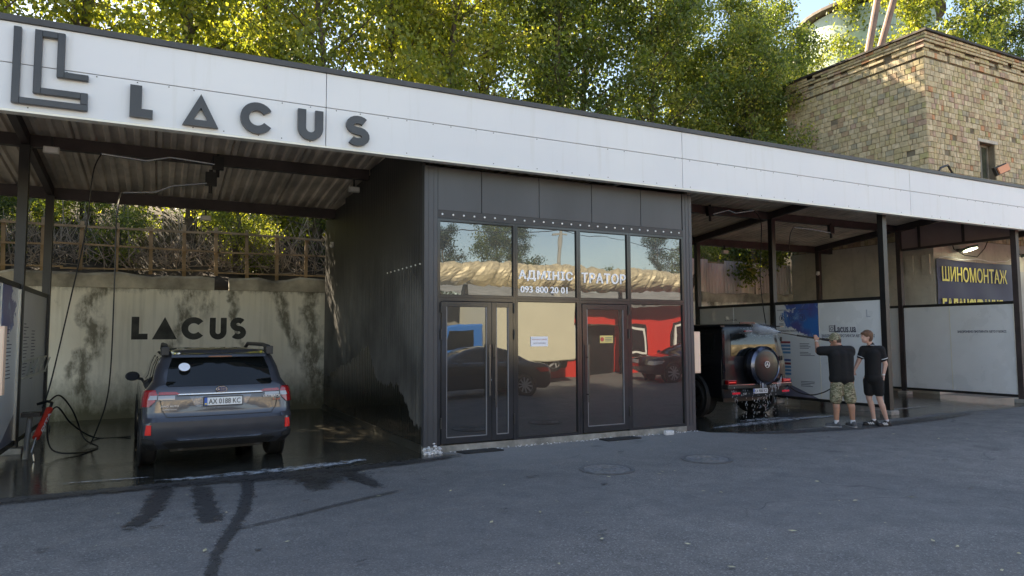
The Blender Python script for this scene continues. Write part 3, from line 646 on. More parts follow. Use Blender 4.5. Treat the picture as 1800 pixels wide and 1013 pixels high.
# round-cornered square camera emblem before the name
b = MB(); cy, cz = 10.47, 1.765
for q in (((-.07, -.07), (.07, -.07), (.055, -.055), (-.055, -.055)), ((.07, -.07), (.07, .07), (.055, .055), (.055, -.055)), ((.07, .07), (-.07, .07), (-.055, .055), (.055, .055)), ((-.07, .07), (-.07, -.07), (-.055, -.055), (-.055, .055))):
    b.prism(q, lambda u, v, d: (13.278-d, cy-u, cz+v), 0, .002)
strip_mesh(b, arc_poly(0, 0, .04, .026, 0, 360, 16), lambda u, v, d: (13.278-d, cy-u, cz+v), 0, .002); b.build('emblem', ink, pb)
ptext(pb, 13.3, 'ЗАБОРОНЕНО ПРОТИРАТИ АВТО У БОКСІ', 10.74, 1.575, 1.3, .065, bold=.015)
ptext(pb, 13.3, 'L', 9.62, 2.0, .1, .16, mat('pale_ink', (.45, .48, .55), .5, var=0))
for k, s in enumerate(('1', '2', '3')):
    b = MB(); cy, cz = 11.85-.3*k, 2.03; strip_mesh(b, arc_poly(0, 0, .075, .065, 0, 360, 20), lambda u, v, d: (13.278-d, cy-u, cz+v), 0, .002); b.build('print_ring', ink, pb)
    ptext(pb, 13.3, s, cy+.02, cz-.04, .04, .08, name='print')
ptext(pb, 13.3, 'ПРАВИЛА КОРИСТУВАННЯ АВТОМИЙКОЮ', 11.98, 2.21, .9, .03, bold=.01, name='print')
ptext(pb, 13.3, 'ПОРЯДОК ПОСЛУГ', 11.97, 1.70, .62, .045, bold=.02, name='print')
rb_ = random.Random(4)
cr = mat('print_red', (.3, .04, .05), .4, var=0); cb = mat('print_blue', (.1, .28, .5), .4, var=0); cd = mat('print_navy', (.06, .12, .3), .4, var=0)
for z, m in ((1.43, cr), (1.35, cb), (1.27, cb), (1.19, cb), (1.01, cd), (.93, cr), (.85, cb), (.77, cb), (.69, cb), (.53, cb), (.45, cb)):
    MB().box(13.276, 13.279, 11.62, 11.9, z, z+.05).build('print_bar', m, pb)
b = MB()
for z0, n_ in ((1.42, 4), (1.22, 3), (.55, 4)):
    for i in range(n_): w = rb_.uniform(.22, .42); b.box(13.277, 13.279, 11.35-w, 11.35, z0-i*.035, z0-i*.035+.012)
for z0 in (1.9, 1.87): b.box(13.277, 13.279, 11.8, 11.93, z0, z0+.01)
tag(b.build('print_lines', ink, pb), kind='stuff')
ptext(pb, 13.3, 'L', 13.72, 2.07, .03, .06, name='print'); ptext(pb, 13.3, 'LACUS', 13.72, 2.0, .42, .04, name='print')
ptext(pc, 18.2, 'ЗАБОРОНЕНО ПРОТИРАТИ АВТО У БОКСІ', 10.62, 1.66, 1.15, .06, bold=.03)
# printed left screen is read from inside the bay
for y, z in ((11.45, 1.35), (11.05, 1.3)): pass
text('АВТОМИЙКА', (-1.828, 10.55, 1.05), .62, .09, mat('print_white', (.75, .78, .8), .4, var=0), pa, right=(0, 0, 1), up=(0, -1, 0), bold=.03, extrude=.002, name='print')
b = MB()
for i in range(14): b.box(-1.829, -1.827, 11.2, 11.2+rb_.uniform(.15, .4), 1.75-i*.05, 1.762-i*.05)
for i in range(16): b.box(-1.829, -1.827, 12.5, 12.5+rb_.uniform(.15, .5), 1.85-i*.05, 1.862-i*.05); b.box(-1.829, -1.827, 13.2, 13.2+rb_.uniform(.15, .4), 1.75-i*.05, 1.762-i*.05)
tag(b.build('print_lines', ink, pa), kind='stuff')
tri_ = mat('print_violet', (.06, .04, .16), .4, var=0)
MB().prism([(10.3, .2), (11.1, .2), (10.7, .62)], lambda u, v, d: (-1.829+d, u, v), 0, .002).build('print_triangle', tri_, pa)
MB().prism([(9.9, 2.3), (10.7, 2.3), (10.6, 1.7), (10.2, 1.55)], lambda u, v, d: (-1.829+d, u, v), 0, .002).build('print_splash', mat('print_lightblue', (.16, .3, .42), .4, var=.4, scale=4), pa)
strips = MB(); strips.box(-1.83, -1.80, 11.97, 12.02, .2, 2.34); strips.build('edge_strip', mat('galvanised_strip', (.55, .55, .5), .35, .5, var=.1), pa)
# tool rack on the far part of the left screen
tr = thing('tool_rack', (-1.78, 13, 1.1), 'grey metal rack fixed to the left screen above the lance', 'rack')
gm = mat('galvanised_strip', (.55, .55, .5), .35, .5, var=.1)
for z in (1.05, 1.3): MB().bar((-1.8, 12.3, z), (-1.8, 14.6, z+.02), .02, .03).build('rack_bar', gm, tr)
for y in (12.7, 13.3, 13.9, 14.5): MB().bar((-1.8, y, 1.06), (-1.74, y+.12, 1.31), .015, .02).build('rack_strut', gm, tr)
# ---------------------------------------------------------------- boards at the posts
PE = mat('peach_enamel', (.8, .56, .42), .35, var=.05)
def pboard(x, z0, z1, label, w=.15):
    t = thing('price_box', (x, 9.34, z0), label, 'box', None)
    bevelled(MB().box(x-w/2, x+w/2, 9.27, 9.42, z0, z1).build('housing', PE, t), .008, 2)
    MB().box(x-w/2+.015, x+w/2-.015, 9.266, 9.27, z0+.03, z1-.03).build('face', mat('peach_face', (.85, .64, .5), .3, var=.04), t)
    return t
pboard(8.31, .98, 1.7, 'narrow peach wall box on the right corner of the black office')
pboard(13.47, 1.04, 1.74, 'narrow peach wall box on the post behind the younger man')
pboard(-1.64, 1.02, 1.78, 'narrow cream wall box on the leftmost post at the edge of the photo', .22)
# ---------------------------------------------------------------- wooden lattice fence on the bank
WD = mat('weathered_timber', (.28, .19, .1), .85, var=.4, scale=3, vert=.3)
fe = thing('lattice_fence', (0, 17, 3.0), 'weathered wooden post and rail fence on the bank above the cream wall', 'fence')
r = random.Random(12)
for i, x in enumerate(np.arange(-4.2, 18, .66)):
    a = r.uniform(-.03, .03); MB().bar((x, 17, 2.9), (x+a, 17.02, 4.1+r.uniform(-.12, .08)), .075, .05, (0, 1, 0)).build('fence_post', WD, fe)
for z, ww in ((4.02, .05), (3.58, .04), (3.12, .035)):
    x = -4.4
    while x < 18:
        l = r.uniform(2.2, 3.4); MB().bar((x, 16.95, z+r.uniform(-.04, .04)), (min(x+l, 18), 16.95, z+r.uniform(-.05, .03)), .03, ww).build('fence_rail', WD, fe); x += l-.05
# undergrowth
tw = mat('dry_twig', (.26, .21, .16), .9, var=.6, scale=4); b = MB(); r = random.Random(21)
for i in range(2600):
    x, y = r.uniform(-5, 18.8), r.uniform(17.1, 19.6); z = 3.05+(y-17)*.15; l = r.uniform(.5, 1.7); a = r.uniform(0, 6.28); e = r.uniform(.1, 1.4)
    p = Vector((x, y, z+r.uniform(0, .3))); d = Vector((math.cos(a)*math.cos(e), math.sin(a)*math.cos(e)*.4, math.sin(e)))*l/3; pts = [p]
    for k in range(3): pts.append(pts[-1]+d+Vector((r.uniform(-.1, .1), r.uniform(-.05, .05), r.uniform(-.12, .08))))
    w = r.uniform(.005, .016); b.tube(pts, [w, w*.8, w*.6, w*.3], 4, False)
tag(b.build('undergrowth', tw), kind='stuff')
# ---------------------------------------------------------------- corrugated sheet fence behind the right bay
cf = thing('sheet_fence', (16.5, 16.6, 2.9), 'rusty mauve corrugated sheet fence standing on the wall behind the black off-roader', 'fence')
cms = [mat('sheet_mauve', (.56, .46, .43), .55, .0, var=.3, scale=2, vert=.3), mat('sheet_lit', (.72, .62, .54), .5, .0, var=.25, scale=2, vert=.3), mat('sheet_grey', (.48, .44, .43), .6, .0, var=.3, scale=2, vert=.3)]  # pale sheets are the mauve ones with light put into the colour
r = random.Random(2)
for i in range(6):
    x0 = 14.62+i*.745; top = 3.98+r.uniform(-.07, .06); ln = r.uniform(-.02, .02)
    corrugated(0, .78, .13, .035, lambda x, h, e: (x0+x+ln*e, 16.62+h+.012*(i % 2), (2.9, top)[e])).build('fence_sheet', cms[(i*2+1) % 3], cf)
stb = thing('tree_stump', (14.75, 16.7, 2.9), 'broken brown stump leaning at the left end of the sheet fence', 'stump')
MB().tube([(14.6, 16.75, 2.8), (14.72, 16.7, 3.15), (14.9, 16.68, 3.45), (15.0, 16.66, 3.62)], [.16, .13, .1, .05], 8).build('stump', mat('bark', (.09, .07, .05), .9, var=.4, scale=6, bmp=.6, bscale=20), stb)
# ---------------------------------------------------------------- brick building
BX, BY = 19.0, 11.65
bb = thing('brick_building', (24, 14.5, 0), 'tall old yellowish brick building with grey rendered base behind the right end', 'building')
mort = mat('old_mortar', (.17, .14, .1), .95, var=.4, scale=3, bmp=.5)
b = MB(); b.box(BX+.03, 21.5, BY+.03, 16.45, 4.3, 10.1); b.box(22.28, 34, BY+.03, 16.45, 4.3, 10.1); b.box(21.5, 22.28, BY+.03, 16.45, 7.32, 10.1); b.box(21.5, 22.28, BY+.03, 16.45, 4.3, 6.2); b.box(21.5, 22.28, BY+.4, 16.45, 6.2, 7.32); b.build('core_wall', mort, bb)
def render_mat():
    m, t, b, o = nt('grey_render'); v = coords(t, which='World'); n1 = noise(t, v, 1.2, 7, .65); n2 = noise(t, v, 9, 6, .6); st = noise(t, coords(t, (5, 5, .6), 'World'), 1, 5)
    c = mixc(t, maprange(t, n1, .3, .7), (.4, .37, .32), (.56, .52, .45)); c = mixc(t, maprange(t, st, .55, .75, 0, .5), c, (.28, .26, .21)); c = mixc(t, maprange(t, n2, .6, .75, 0, .5), c, (.24, .21, .17))
    L(t, c, b.inputs['Base Color']); b.inputs['Roughness'].default_value = .92; bump(t, b, math_(t, 'ADD', n1, n2), .7, .03); return m
RM = render_mat()
MB().box(BX-.02, 34, BY-.02, 16.45, 0, 4.3).build('render_base', RM, bb)
for y in (12.2, 11.72): MB().box(BX-.08, BX-.021, y, y+.22, 3.3, 3.85).build('render_pad', RM, bb)
for y in (12.3, 14): MB().box(BX-.07, BX-.021, y, y+.05, 2.4, 3.2)
BC = [(.45, .37, .235), (.43, .35, .2), (.49, .39, .25), (.38, .27, .175), (.45, .23, .12), (.34, .3, .215), (.52, .43, .29), (.4, .28, .21), (.38, .34, .17)]
BM = [mat('brick_%s' % n_, c, .85, var=.3, scale=7, bmp=.5, bscale=40) for n_, c in zip(('buff', 'straw', 'sand', 'umber', 'orange', 'grey', 'cream', 'mauve', 'mossy'), BC)]
BW_ = [6, 6, 5, 2.5, .6, 2.2, 4, 1.5, 1]
brick_cache = {}
def brick_mesh(l, face, mi, hh=.15):
    k = (round(l, 3), face, mi, hh)
    if k not in brick_cache:
        t_ = .05; e = .006
        if face == 'f': x, y = l/2, 0
        pts = []
        def P(u, d, z): return (u, d, z) if face == 'f' else (d, u, z)
        for d, s_ in ((0, e), (e, 0), (t_, 0)):
            for (u, z) in ((-l/2+s_, s_), (l/2-s_, s_), (l/2-s_, hh-s_), (-l/2+s_, hh-s_)): pts.append(P(u, d, z))
        f = [(0, 1, 2, 3)]+[(i, i+4, (i+1) % 4+4, (i+1) % 4) for i in range(4)]+[(i+4, i+8, (i+1) % 4+8, (i+1) % 4+4) for i in range(4)]
        if face == 'l': f = [tuple(reversed(q)) for q in f]
        me = bpy.data.meshes.new('brick'); me.from_pydata(pts, [], f); me.materials.append(BM[mi]); brick_cache[k] = (me, pts, f)
    return brick_cache[k]
items = []; r = random.Random(77); CH = .16
rows = int((9.45-4.32)/CH)
for row in range(rows):
    z = 4.32+row*CH
    for face, lim in (('f', 33.0), ('l', 16.4)):
        u = (BX if face == 'f' else BY)+.012; k = row % 2
        first = True
        while u < lim:
            if first: l = .245 if ((row+(face == 'l')) % 2) else .118
            else:
                l = r.choice((.245, .245, .118, .18)) if face == 'l' else r.choice((.245, .18, .118, .118, .2))
            first = False
            if face == 'f' and u < 22.28 and u+l > 21.5 and 6.15 < z < 7.28:
                if z > 6.15 and u < 21.5 and 21.5-u > .06: l = 21.5-u-.006
                else: u = max(u+l, 22.29); continue
                
            u1 = u+l
            if r.random() > .012: items.append((face, u+l/2, z, l-.008, r.choices(range(9), BW_)[0], r.uniform(-.006, .006), .15))
            u = u1+.008
# corbelled cornice, courses stepping outwards
co_rows = [(9.48, .03, .15), (9.65, .01, .07), (9.73, .05, .07), (9.81, .02, .07), (9.89, .08, .07), (9.97, .11, .07), (10.05, .13, .075)]
for z, out, hh in co_rows:
    for face, lim in (('f', 33.0), ('l', 16.4)):
        u = (BX if face == 'f' else BY)-out
        while u < lim:
            l = r.choice((.245, .118)) if hh > .07 else .245
            if not (hh < .1 and out < .03 and r.random() < .4) and r.random() > .04: items.append((face, u+l/2, z, l-.01, r.choices(range(9), BW_)[0], -out+r.uniform(-.008, .008), hh))
            u += l
def bpos(it):
    face, u, z, l, mi, d, hh = it
    return Vector((u, BY+d, z)) if face == 'f' else Vector((BX+d, u, z))
def score(it):
    p = bpos(it); v = p-CAM; D = v.dot(cf_); px = v.dot(cr_)/D*1212.6+900; py = 506.5-v.dot(cu_)/D*1212.6
    fas = 25+.168*px+14
    if px < 0 or px > 1805 or py < -5 or (py > fas-4 and py < 999): return 0
    w = it[3]*(cr_.x if it[0] == 'f' else abs(cr_.y))/D; return w*it[6]/D
sc_ = sorted(items, key=score, reverse=True)
own, rest = sc_[:298], sc_[298:]
for it in own:
    me, _, _ = brick_mesh(it[3], it[0], it[4], it[6]); o = link('brick', me, None, bb); o.location = bpos(it)-bb.location
V = []; F = []; MI = []
for it in rest:
    _, pts, f = brick_mesh(it[3], it[0], it[4], it[6]); p = bpos(it); n0 = len(V)
    V += [(p.x+a, p.y+b_, p.z+c) for a, b_, c in pts]; F += [[n0+i for i in q] for q in f]; MI += [it[4]]*len(f)
me = bpy.data.meshes.new('brickwork'); me.from_pydata([(a-24, b_-14.5, c) for a, b_, c in V], [], F)
for m in BM: me.materials.append(m)
me.polygons.foreach_set('material_index', MI); tag(link('brickwork', me, None, bb), kind='stuff')
MB().box(BX-.2, 34, BY-.2, 16.55, 10.13, 10.19).build('roof_edge', mat('rusty_edge', (.03, .022, .02), .7, var=.5, scale=3), bb)
wf = MB(); 
wf.box(21.5, 21.56, BY+.2, BY+.28, 6.2, 7.32); wf.box(22.22, 22.28, BY+.2, BY+.28, 6.2, 7.32); wf.box(21.86, 21.93, BY+.2, BY+.28, 6.2, 7.26); wf.box(21.56, 22.22, BY+.2, BY+.28, 7.26, 7.32); wf.box(21.56, 22.22, BY+.2, BY+.28, 6.2, 6.26)
w_ = wf.build('window_frame', mat('old_frame', (.22, .2, .16), .7, var=.3), bb)
MB().box(21.56, 22.22, BY+.23, BY+.24, 6.26, 7.26).build('glass', mat('old_glass', (.06, .07, .05), .12, var=.3), w_)
MB().box(21.4, 22.42, BY-.02, BY+.05, 7.325, 7.42).build('lintel', RM, bb)
fl = thing('work_lamp', (21.75, 11.3, 5.75), 'small square flood lamp with orange lens at the foot of the brick building window', 'lamp')
MB().bar((21.62, 11.35, 6.35), (21.95, 11.2, 6.5), .12, .26).build('housing', DK, fl)
MB().bar((21.64, 11.25, 6.36), (21.94, 11.13, 6.5), .05, .2).build('lens', mat('orange_lens', (.75, .3, .15), .3, var=0), fl)
cab = thing('roof_cable', (20, 11.3, 5.2), 'black cable looping over the roof edge beside the brick corner', 'cable')
MB().tube([(17.1, 10.6, 5.1), (17.9, 10.9, 5.55), (18.6, 11.1, 6.1), (19.1, 11.2, 6.25), (19.6, 11.3, 5.95), (20.0, 11.4, 5.75), (20.8, 11.35, 5.75), (21.6, 11.3, 5.8)], .03, 6).build('cable', DK, cab)
MB().tube([(17.3, 10.6, 5.1), (18.2, 10.9, 5.4), (19.0, 11.2, 5.7), (19.5, 11.3, 5.6), (19.9, 11.35, 5.35), (20.4, 11.3, 5.3), (21.0, 11.3, 5.15)], .03, 6).build('cable', DK, cab)
# tyre shop banner with two lamps
ban = thing('tyre_shop_banner', (20.85, 11.6, 2.3), 'navy banner with yellow cyrillic letters hung on the grey rendered wall', 'banner')
r = random.Random(6); b = MB(); nx, nz = 24, 12
def bz(u, v): return (19.0+3.72*u, 11.56+.012*math.sin(u*17+v*3)+.01*math.sin(v*9+u*4), 2.2+(1.52-.03*math.sin(u*math.pi)-.03*u)*v)
for j in range(nz+1):
    for i in range(nx+1): b.v.append(bz(i/nx, j/nz))
for j in range(nz+1):
    for i in range(nx+1): x, y, z = bz(i/nx, j/nz); b.v.append((x, y+.004, z))
n1 = (nx+1)*(nz+1)
for j in range(nz):
    for i in range(nx): a = j*(nx+1)+i; b.f += [(a, a+1, a+nx+2, a+nx+1), (a+n1, a+n1+nx+1, a+n1+nx+2, a+n1+1)]
b.build('cloth', mat('navy_vinyl', (.016, .019, .07), .6, var=.2, scale=1.5), ban, smooth=True)
YL = mat('yellow_print', (.68, .6, .12), .5, var=.05)
text('ШИНОМОНТАЖ', (19.18, 11.542, 3.09), 3.15, .42, YL, ban, bold=.012, extrude=.006)
text('БАЛАНСУВАННЯ', (19.15, 11.542, 2.2), 2.9, .42, YL, ban, bold=.05, extrude=.006)
for i, (x, z) in enumerate(((20.05, 4.0), (23.15, 4.0))):
    t = thing('wall_floodlight', (x, 11.5, z), ('lit floodlight on the rendered wall above the left half of the navy banner', 'lit floodlight on the rendered wall past the right end of the navy banner')[i], 'floodlight')
    MB().bar((x-.22, 11.3, z-.02), (x+.22, 11.3, z+.05), .3, .07, (0, .3, 1)).build('housing', mat('lamp_green', (.1, .13, .1), .5), t)
    MB().bar((x-.17, 11.25, z-.065), (x+.17, 11.25, z+.0), .2, .03, (0, .3, 1)).build('lens', emis('lamp_glow', (.9, 1, .85), 6), t)
    MB().box(x-.03, x+.03, 11.4, 11.63, z-.03, z+.03).build('bracket', DK, t)
cab = thing('banner_cable', (21, 11.5, 3.8), 'thin white cord drooping along the top of the navy banner', 'cord')
MB().tube([(19.0, 11.5, 3.72)]+[(19.0+.3*i, 11.5, 3.74+.03*math.sin(i*1.3)) for i in range(1, 12)]+[(22.8, 11.5, 3.95), (23.1, 11.5, 4.0)], .012, 5).build('cord', mat('white_cord', (.7, .7, .7), .5, var=0), cab)
cab = thing('hanging_wire', (20.8, 11.5, 3.9), 'black wire sagging in a loop under the end panels beside the floodlight', 'wire')
MB().tube([(19.6, 11.5, 4.3), (19.7, 11.5, 4.0), (20.2, 11.5, 3.85), (20.8, 11.5, 3.83), (21.2, 11.5, 4.1), (21.5, 11.5, 4.5)], .014, 5).build('wire', DK, cab)
dd = thing('workshop_door', (23.3, 11.6, 0), 'white door frame on the rendered wall at the right end of the navy banner', 'door')
bevelled(MB().box(22.95, 23.05, 11.56, 11.62, 0, 3.6).build('jamb', FL, dd), .01); bevelled(MB().box(23.06, 24.3, 11.59, 11.62, 0, 3.5).build('leaf', mat('grey_door', (.3, .3, .3), .5), dd), .01)
# ---------------------------------------------------------------- silo and leaning pipes
sl_ = thing('silo', (39.4, 28, 0), 'pale green cylindrical silo rising behind the brick building', 'silo')
def silo_mat():
    m, t, b, o = nt('silo_paint'); v = coords(t, which='World'); n1 = noise(t, v, 1, 6, .65); n2 = noise(t, coords(t, (3, 3, .5), 'World'), 1, 5, .7)
    c = mixc(t, maprange(t, n1, .3, .7), (.3, .4, .35), (.42, .5, .44)); c = mixc(t, maprange(t, n2, .58, .72, 0, .7), c, (.18, .17, .13)); L(t, c, b.inputs['Base Color']); b.inputs['Roughness'].default_value = .7; return m
SM = silo_mat()
b = MB(); b.lathe([(0, 3.6), (18.8, 3.6), (19.6, 3.75), (21.3, 3.75), (21.35, 3.6), (21.4, 1.2)], (39.9, 28, 0), 'z', 40); b.build('shell', SM, sl_, smooth='auto')
for z in (15, 17.4, 19.7): MB().lathe([(z, 3.62 if z < 19 else 3.77), (z+.05, 3.62 if z < 19 else 3.77)], (39.9, 28, 0), 'z', 40).build('weld_band', mat('silo_band', (.2, .22, .18), .8), sl_)
MB().lathe([(21.42, 4.3), (21.6, 4.3), (22.6, .3)], (39.9, 28, 0), 'z', 40).build('silo_roof', mat('rusty_sheet', (.16, .13, .1), .8, var=.4), sl_)
RP = mat('rust_brown_pipe', (.2, .12, .085), .6, var=.3, scale=3)
MB().tube([(27.2, 20.6, 8), (30.6, 20.6, 19)], .16, 12).build('pipe', RP)
tag(bpy.data.objects['pipe'], 'left one of two rust brown pipes rising over the brick roof', 'pipe')
MB().tube([(27.0, 20.6, 8), (31.9, 20.6, 19)], .16, 12).build('pipe', RP)
tag(bpy.data.objects['pipe.001'], 'right and more slanted rust brown pipe rising over the brick roof', 'pipe')
# ---------------------------------------------------------------- trees
def leaf_mat(name, stops, trans=.45):
    m, t, b, o = nt(name); at = t.nodes.new('ShaderNodeAttribute'); at.attribute_name = 'tone'
    oi = t.nodes.new('ShaderNodeObjectInfo'); f = math_(t, 'ADD', at.outputs['Fac'], math_(t, 'MULTIPLY', math_(t, 'SUBTRACT', oi.outputs['Random'], .5), .25), clamp=True)
    rp = ramp(t, stops); L(t, f, rp.inputs[0]); L(t, rp.outputs[0], b.inputs['Base Color']); b.inputs['Roughness'].default_value = .5
    tl = t.nodes.new('ShaderNodeBsdfTranslucent'); br = t.nodes.new('ShaderNodeMix'); br.data_type = 'RGBA'; br.blend_type = 'MULTIPLY'; br.inputs[0].default_value = 1
    L(t, rp.outputs[0], br.inputs[6]); br.inputs[7].default_value = (2.7, 2.6, 1.1, 1); L(t, br.outputs[2], tl.inputs[0])
    mx = t.nodes.new('ShaderNodeMixShader'); mx.inputs[0].default_value = trans; L(t, b.outputs[0], mx.inputs[1]); L(t, tl.outputs[0], mx.inputs[2]); L(t, mx.outputs[0], o.inputs[0]); return m
LY = leaf_mat('leaf_yellow_green', [(0, (.055, .078, .02)), (.3, (.12, .15, .032)), (.65, (.2, .22, .045)), (1, (.33, .31, .075))], .48)
LG = leaf_mat('leaf_green', [(0, (.042, .065, .02)), (.5, (.09, .125, .032)), (.85, (.165, .19, .045)), (1, (.28, .27, .07))], .45)
LD = leaf_mat('leaf_deep_green', [(0, (.018, .032, .012)), (.6, (.035, .06, .015)), (1, (.08, .11, .02))], .35)
BK = mat('bark', (.09, .07, .05), .9, var=.4, scale=6, bmp=.6, bscale=20)
def tree_meshes(seed, H, Rr, n_leaf, z0, leaf=.155, lean=0, sparse=1.0):
    r = random.Random(seed); g = np.random.default_rng(seed); b = MB(); tips = []
    top = Vector((lean, r.uniform(-.4, .4), H*.96)); tr = [Vector((0, 0, 0))]
    for k in range(1, 9): f = k/8; tr.append(Vector((top.x*f+r.uniform(-.12, .12), top.y*f+r.uniform(-.12, .12), H*.96*f)))
    b.tube(tr, [.13*(1-.85*k/8)+.015 for k in range(9)], 9)
    nl = int(H*3.2)
    for i in range(nl):
        f = z0/H+(1-z0/H)*(i+r.random())/nl; k = min(int(f*8), 7); p = tr[k].lerp(tr[k+1], f*8-k); a = i*2.4+r.uniform(-.5, .5)
        ll = Rr*(1-.55*max(0, (f-.45)/.55))*r.uniform(.55, 1.1)*(.6+.4*min(1, (f-z0/H)*5+.4)); e = r.uniform(.25, 1.0)
        d = Vector((math.cos(a)*math.cos(e), math.sin(a)*math.cos(e), math.sin(e))); pts = [p]
        for q in range(4): d = (d+Vector((r.uniform(-.18, .18), r.uniform(-.18, .18), -.1 if q > 1 else .03))).normalized(); pts.append(pts[-1]+d*ll/4)
        w = .06*(1-f*.6); b.tube(pts, [w, w*.75, w*.5, w*.32, w*.12], 5, False)
        for q in range(1, 5):
            for _ in range(3):
                dd = (d+Vector((r.uniform(-1, 1), r.uniform(-1, 1), r.uniform(-.7, .5)))).normalized()*ll*r.uniform(.12, .32); e2 = pts[q]+dd
                if r.random() < .35: b.tube([pts[q], e2], [.012, .004], 3, False)
                tips.append(tuple(e2))
    T = np.array(tips); keep = g.random(len(T)) < sparse; T = T[keep]
    tone_c = np.clip(g.normal(.5, .22, len(T)), 0, 1); idx = g.integers(0, len(T), n_leaf)
    P = T[idx]+g.normal(0, 1, (n_leaf, 3))*np.array([.26, .26, .24])
    ax = g.normal(0, 1, (n_leaf, 3))+np.array([0, 0, -.9]); ax /= np.linalg.norm(ax, axis=1)[:, None]
    sd_ = np.cross(ax, g.normal(0, 1, (n_leaf, 3))); sd_ /= np.linalg.norm(sd_, axis=1)[:, None]
    l = leaf*g.uniform(.55, 1.25, n_leaf)[:, None]; w = l*g.uniform(.22, .36, (n_leaf, 1))
    Vv = np.stack([P, P+ax*l*.45+sd_*w, P+ax*l, P+ax*l*.45-sd_*w], 1).reshape(-1, 3); Q = np.arange(n_leaf*4).reshape(-1, 4)
    c = fast_mesh('crown', Vv, Q, None); tone = np.clip(tone_c[idx]+g.normal(0, .16, n_leaf), 0, 1)
    at = c.data.attributes.new('tone', 'FLOAT', 'POINT'); at.data.foreach_set('value', np.repeat(tone, 4).astype(np.float32))
    cm_ = c.data; bpy.data.objects.remove(c); o = b.build('trunk', BK, None, smooth=True, local=True)
    # keep the trunk mesh in tree coordinates
    tm = o.data; off = o.location.copy(); tm.transform(Matrix.Translation(off)); bpy.data.objects.remove(o); return cm_, tm
TM = [tree_meshes(1, 13.5, 2.9, 24000, .6, sparse=.62), tree_meshes(2, 14.5, 2.6, 24000, .7, sparse=.6), tree_meshes(3, 12.5, 3.2, 24000, .5, sparse=.64), tree_meshes(4, 5.5, 2.2, 15000, .3, .11)]
crown_var = {}
def tree(kind, lm, loc, rz, sc, label, name='broadleaf_tree', group='trees behind the car wash'):
    cm_, tm = TM[kind]; key = (kind, lm.name)
    if key not in crown_var: c2 = cm_.copy(); c2.materials.clear(); c2.materials.append(lm); crown_var[key] = c2
    t = thing(name, loc, label, 'tree', group); t.rotation_euler.z = rz; t.scale = (sc, sc, sc)
    link('crown', crown_var[key], None, t); link('trunk', tm, None, t); return t
def gz_(y): return float(np.interp(y, gy, gz))
spots = [(-6.5, 20, 0, LY, 1), (-4.2, 18.6, 1, LY, .95), (-1.7, 19.6, 2, LY, 1), (.55, 18.9, 1, LY, 1.05), (2.4, 20.6, 0, LY, 1), (3.6, 18.5, 2, LY, .92), (5.9, 19.8, 1, LY, 1), (7.6, 18.4, 0, LY, .95),
         (9.4, 20.3, 2, LY, 1.02), (11.4, 18.8, 1, LG, 1), (13.2, 20.5, 0, LG, 1), (14.9, 18.6, 2, LG, .9), (17.2, 20.2, 1, LG, .95), (19.3, 18.9, 0, LG, .8), (21.8, 19.4, 2, LG, .85), (17.5, 16.75, 2, LG, .74), (18.3, 17.6, 0, LG, .7)]
back = [(-6, 25, 0, LY, 1.1), (1.2, 26.5, 1, LY, 1.1), (8.4, 25.4, 2, LY, 1.1), (15, 26.3, 0, LG, 1.05), (23, 26.4, 2, LG, .95)]
hue = {LY.name: 'yellow green', LG.name: 'mid green', LD.name: 'dark green'}
front_lab = ['yellow green tree at the far left edge behind the large emblem', 'slender yellow green tree above the first raised letter', 'leafy yellow tree behind the raised triangle letter', 'yellow green tree with thick pale trunk behind the painted wall lettering',
 'yellow green tree standing above the last raised letter', 'low yellow tree by the near end of the office side wall', 'tall yellow green tree above the left end of the office', 'yellow tree with forked trunk above the office doors',
 'bright yellow green tree above the middle of the office', 'green tree above the right corner of the office', 'green tree above the black off-roader bay', 'bushy green tree left of the brick building', 'green tree with hanging boughs touching the brick building', 'dark low tree against the left face of the brick building', 'green tree just behind the roof of the brick building, left of the silo', 'green tree leaning over the canopy roof and hiding the rear of the brick wall', 'green tree right behind the rear corner of the brick wall']
r = random.Random(15)
for (x, y, k, m, s_), lab in zip(spots, front_lab): tree(k, m, (x, y, gz_(y)-.1), r.uniform(0, 6.28), s_, lab)
for i, (x, y, k, m, s_) in enumerate(back):
    o_ = ('first', 'second', 'third', 'fourth', 'fifth', 'sixth', 'last')[i]
    tree(k, m, (x, y, gz_(y)-.1), r.uniform(0, 6.28), s_, '%s tree from the left in the rear row seen through the front crowns' % o_, group='rear row of trees')
for (x, y, s_, m, lab) in ((34.5, 21, 1.3, LY, 'sunny yellow green tree above the corner of the brick building'), (41, 22, 1.25, LG, 'green tree rising over the right part of the brick building'), (37, 27, 1.3, LY, 'tall yellow tree between silo and far right trees'), (47, 24, 1.3, LD, 'dark tree at the upper right corner of the photo'), (29, 24, .9, LG, 'green tree in front of the pale silo')):
    tree(r.choice((0, 1, 2)), m, (x, y, 3), r.uniform(0, 6.28), s_, lab)
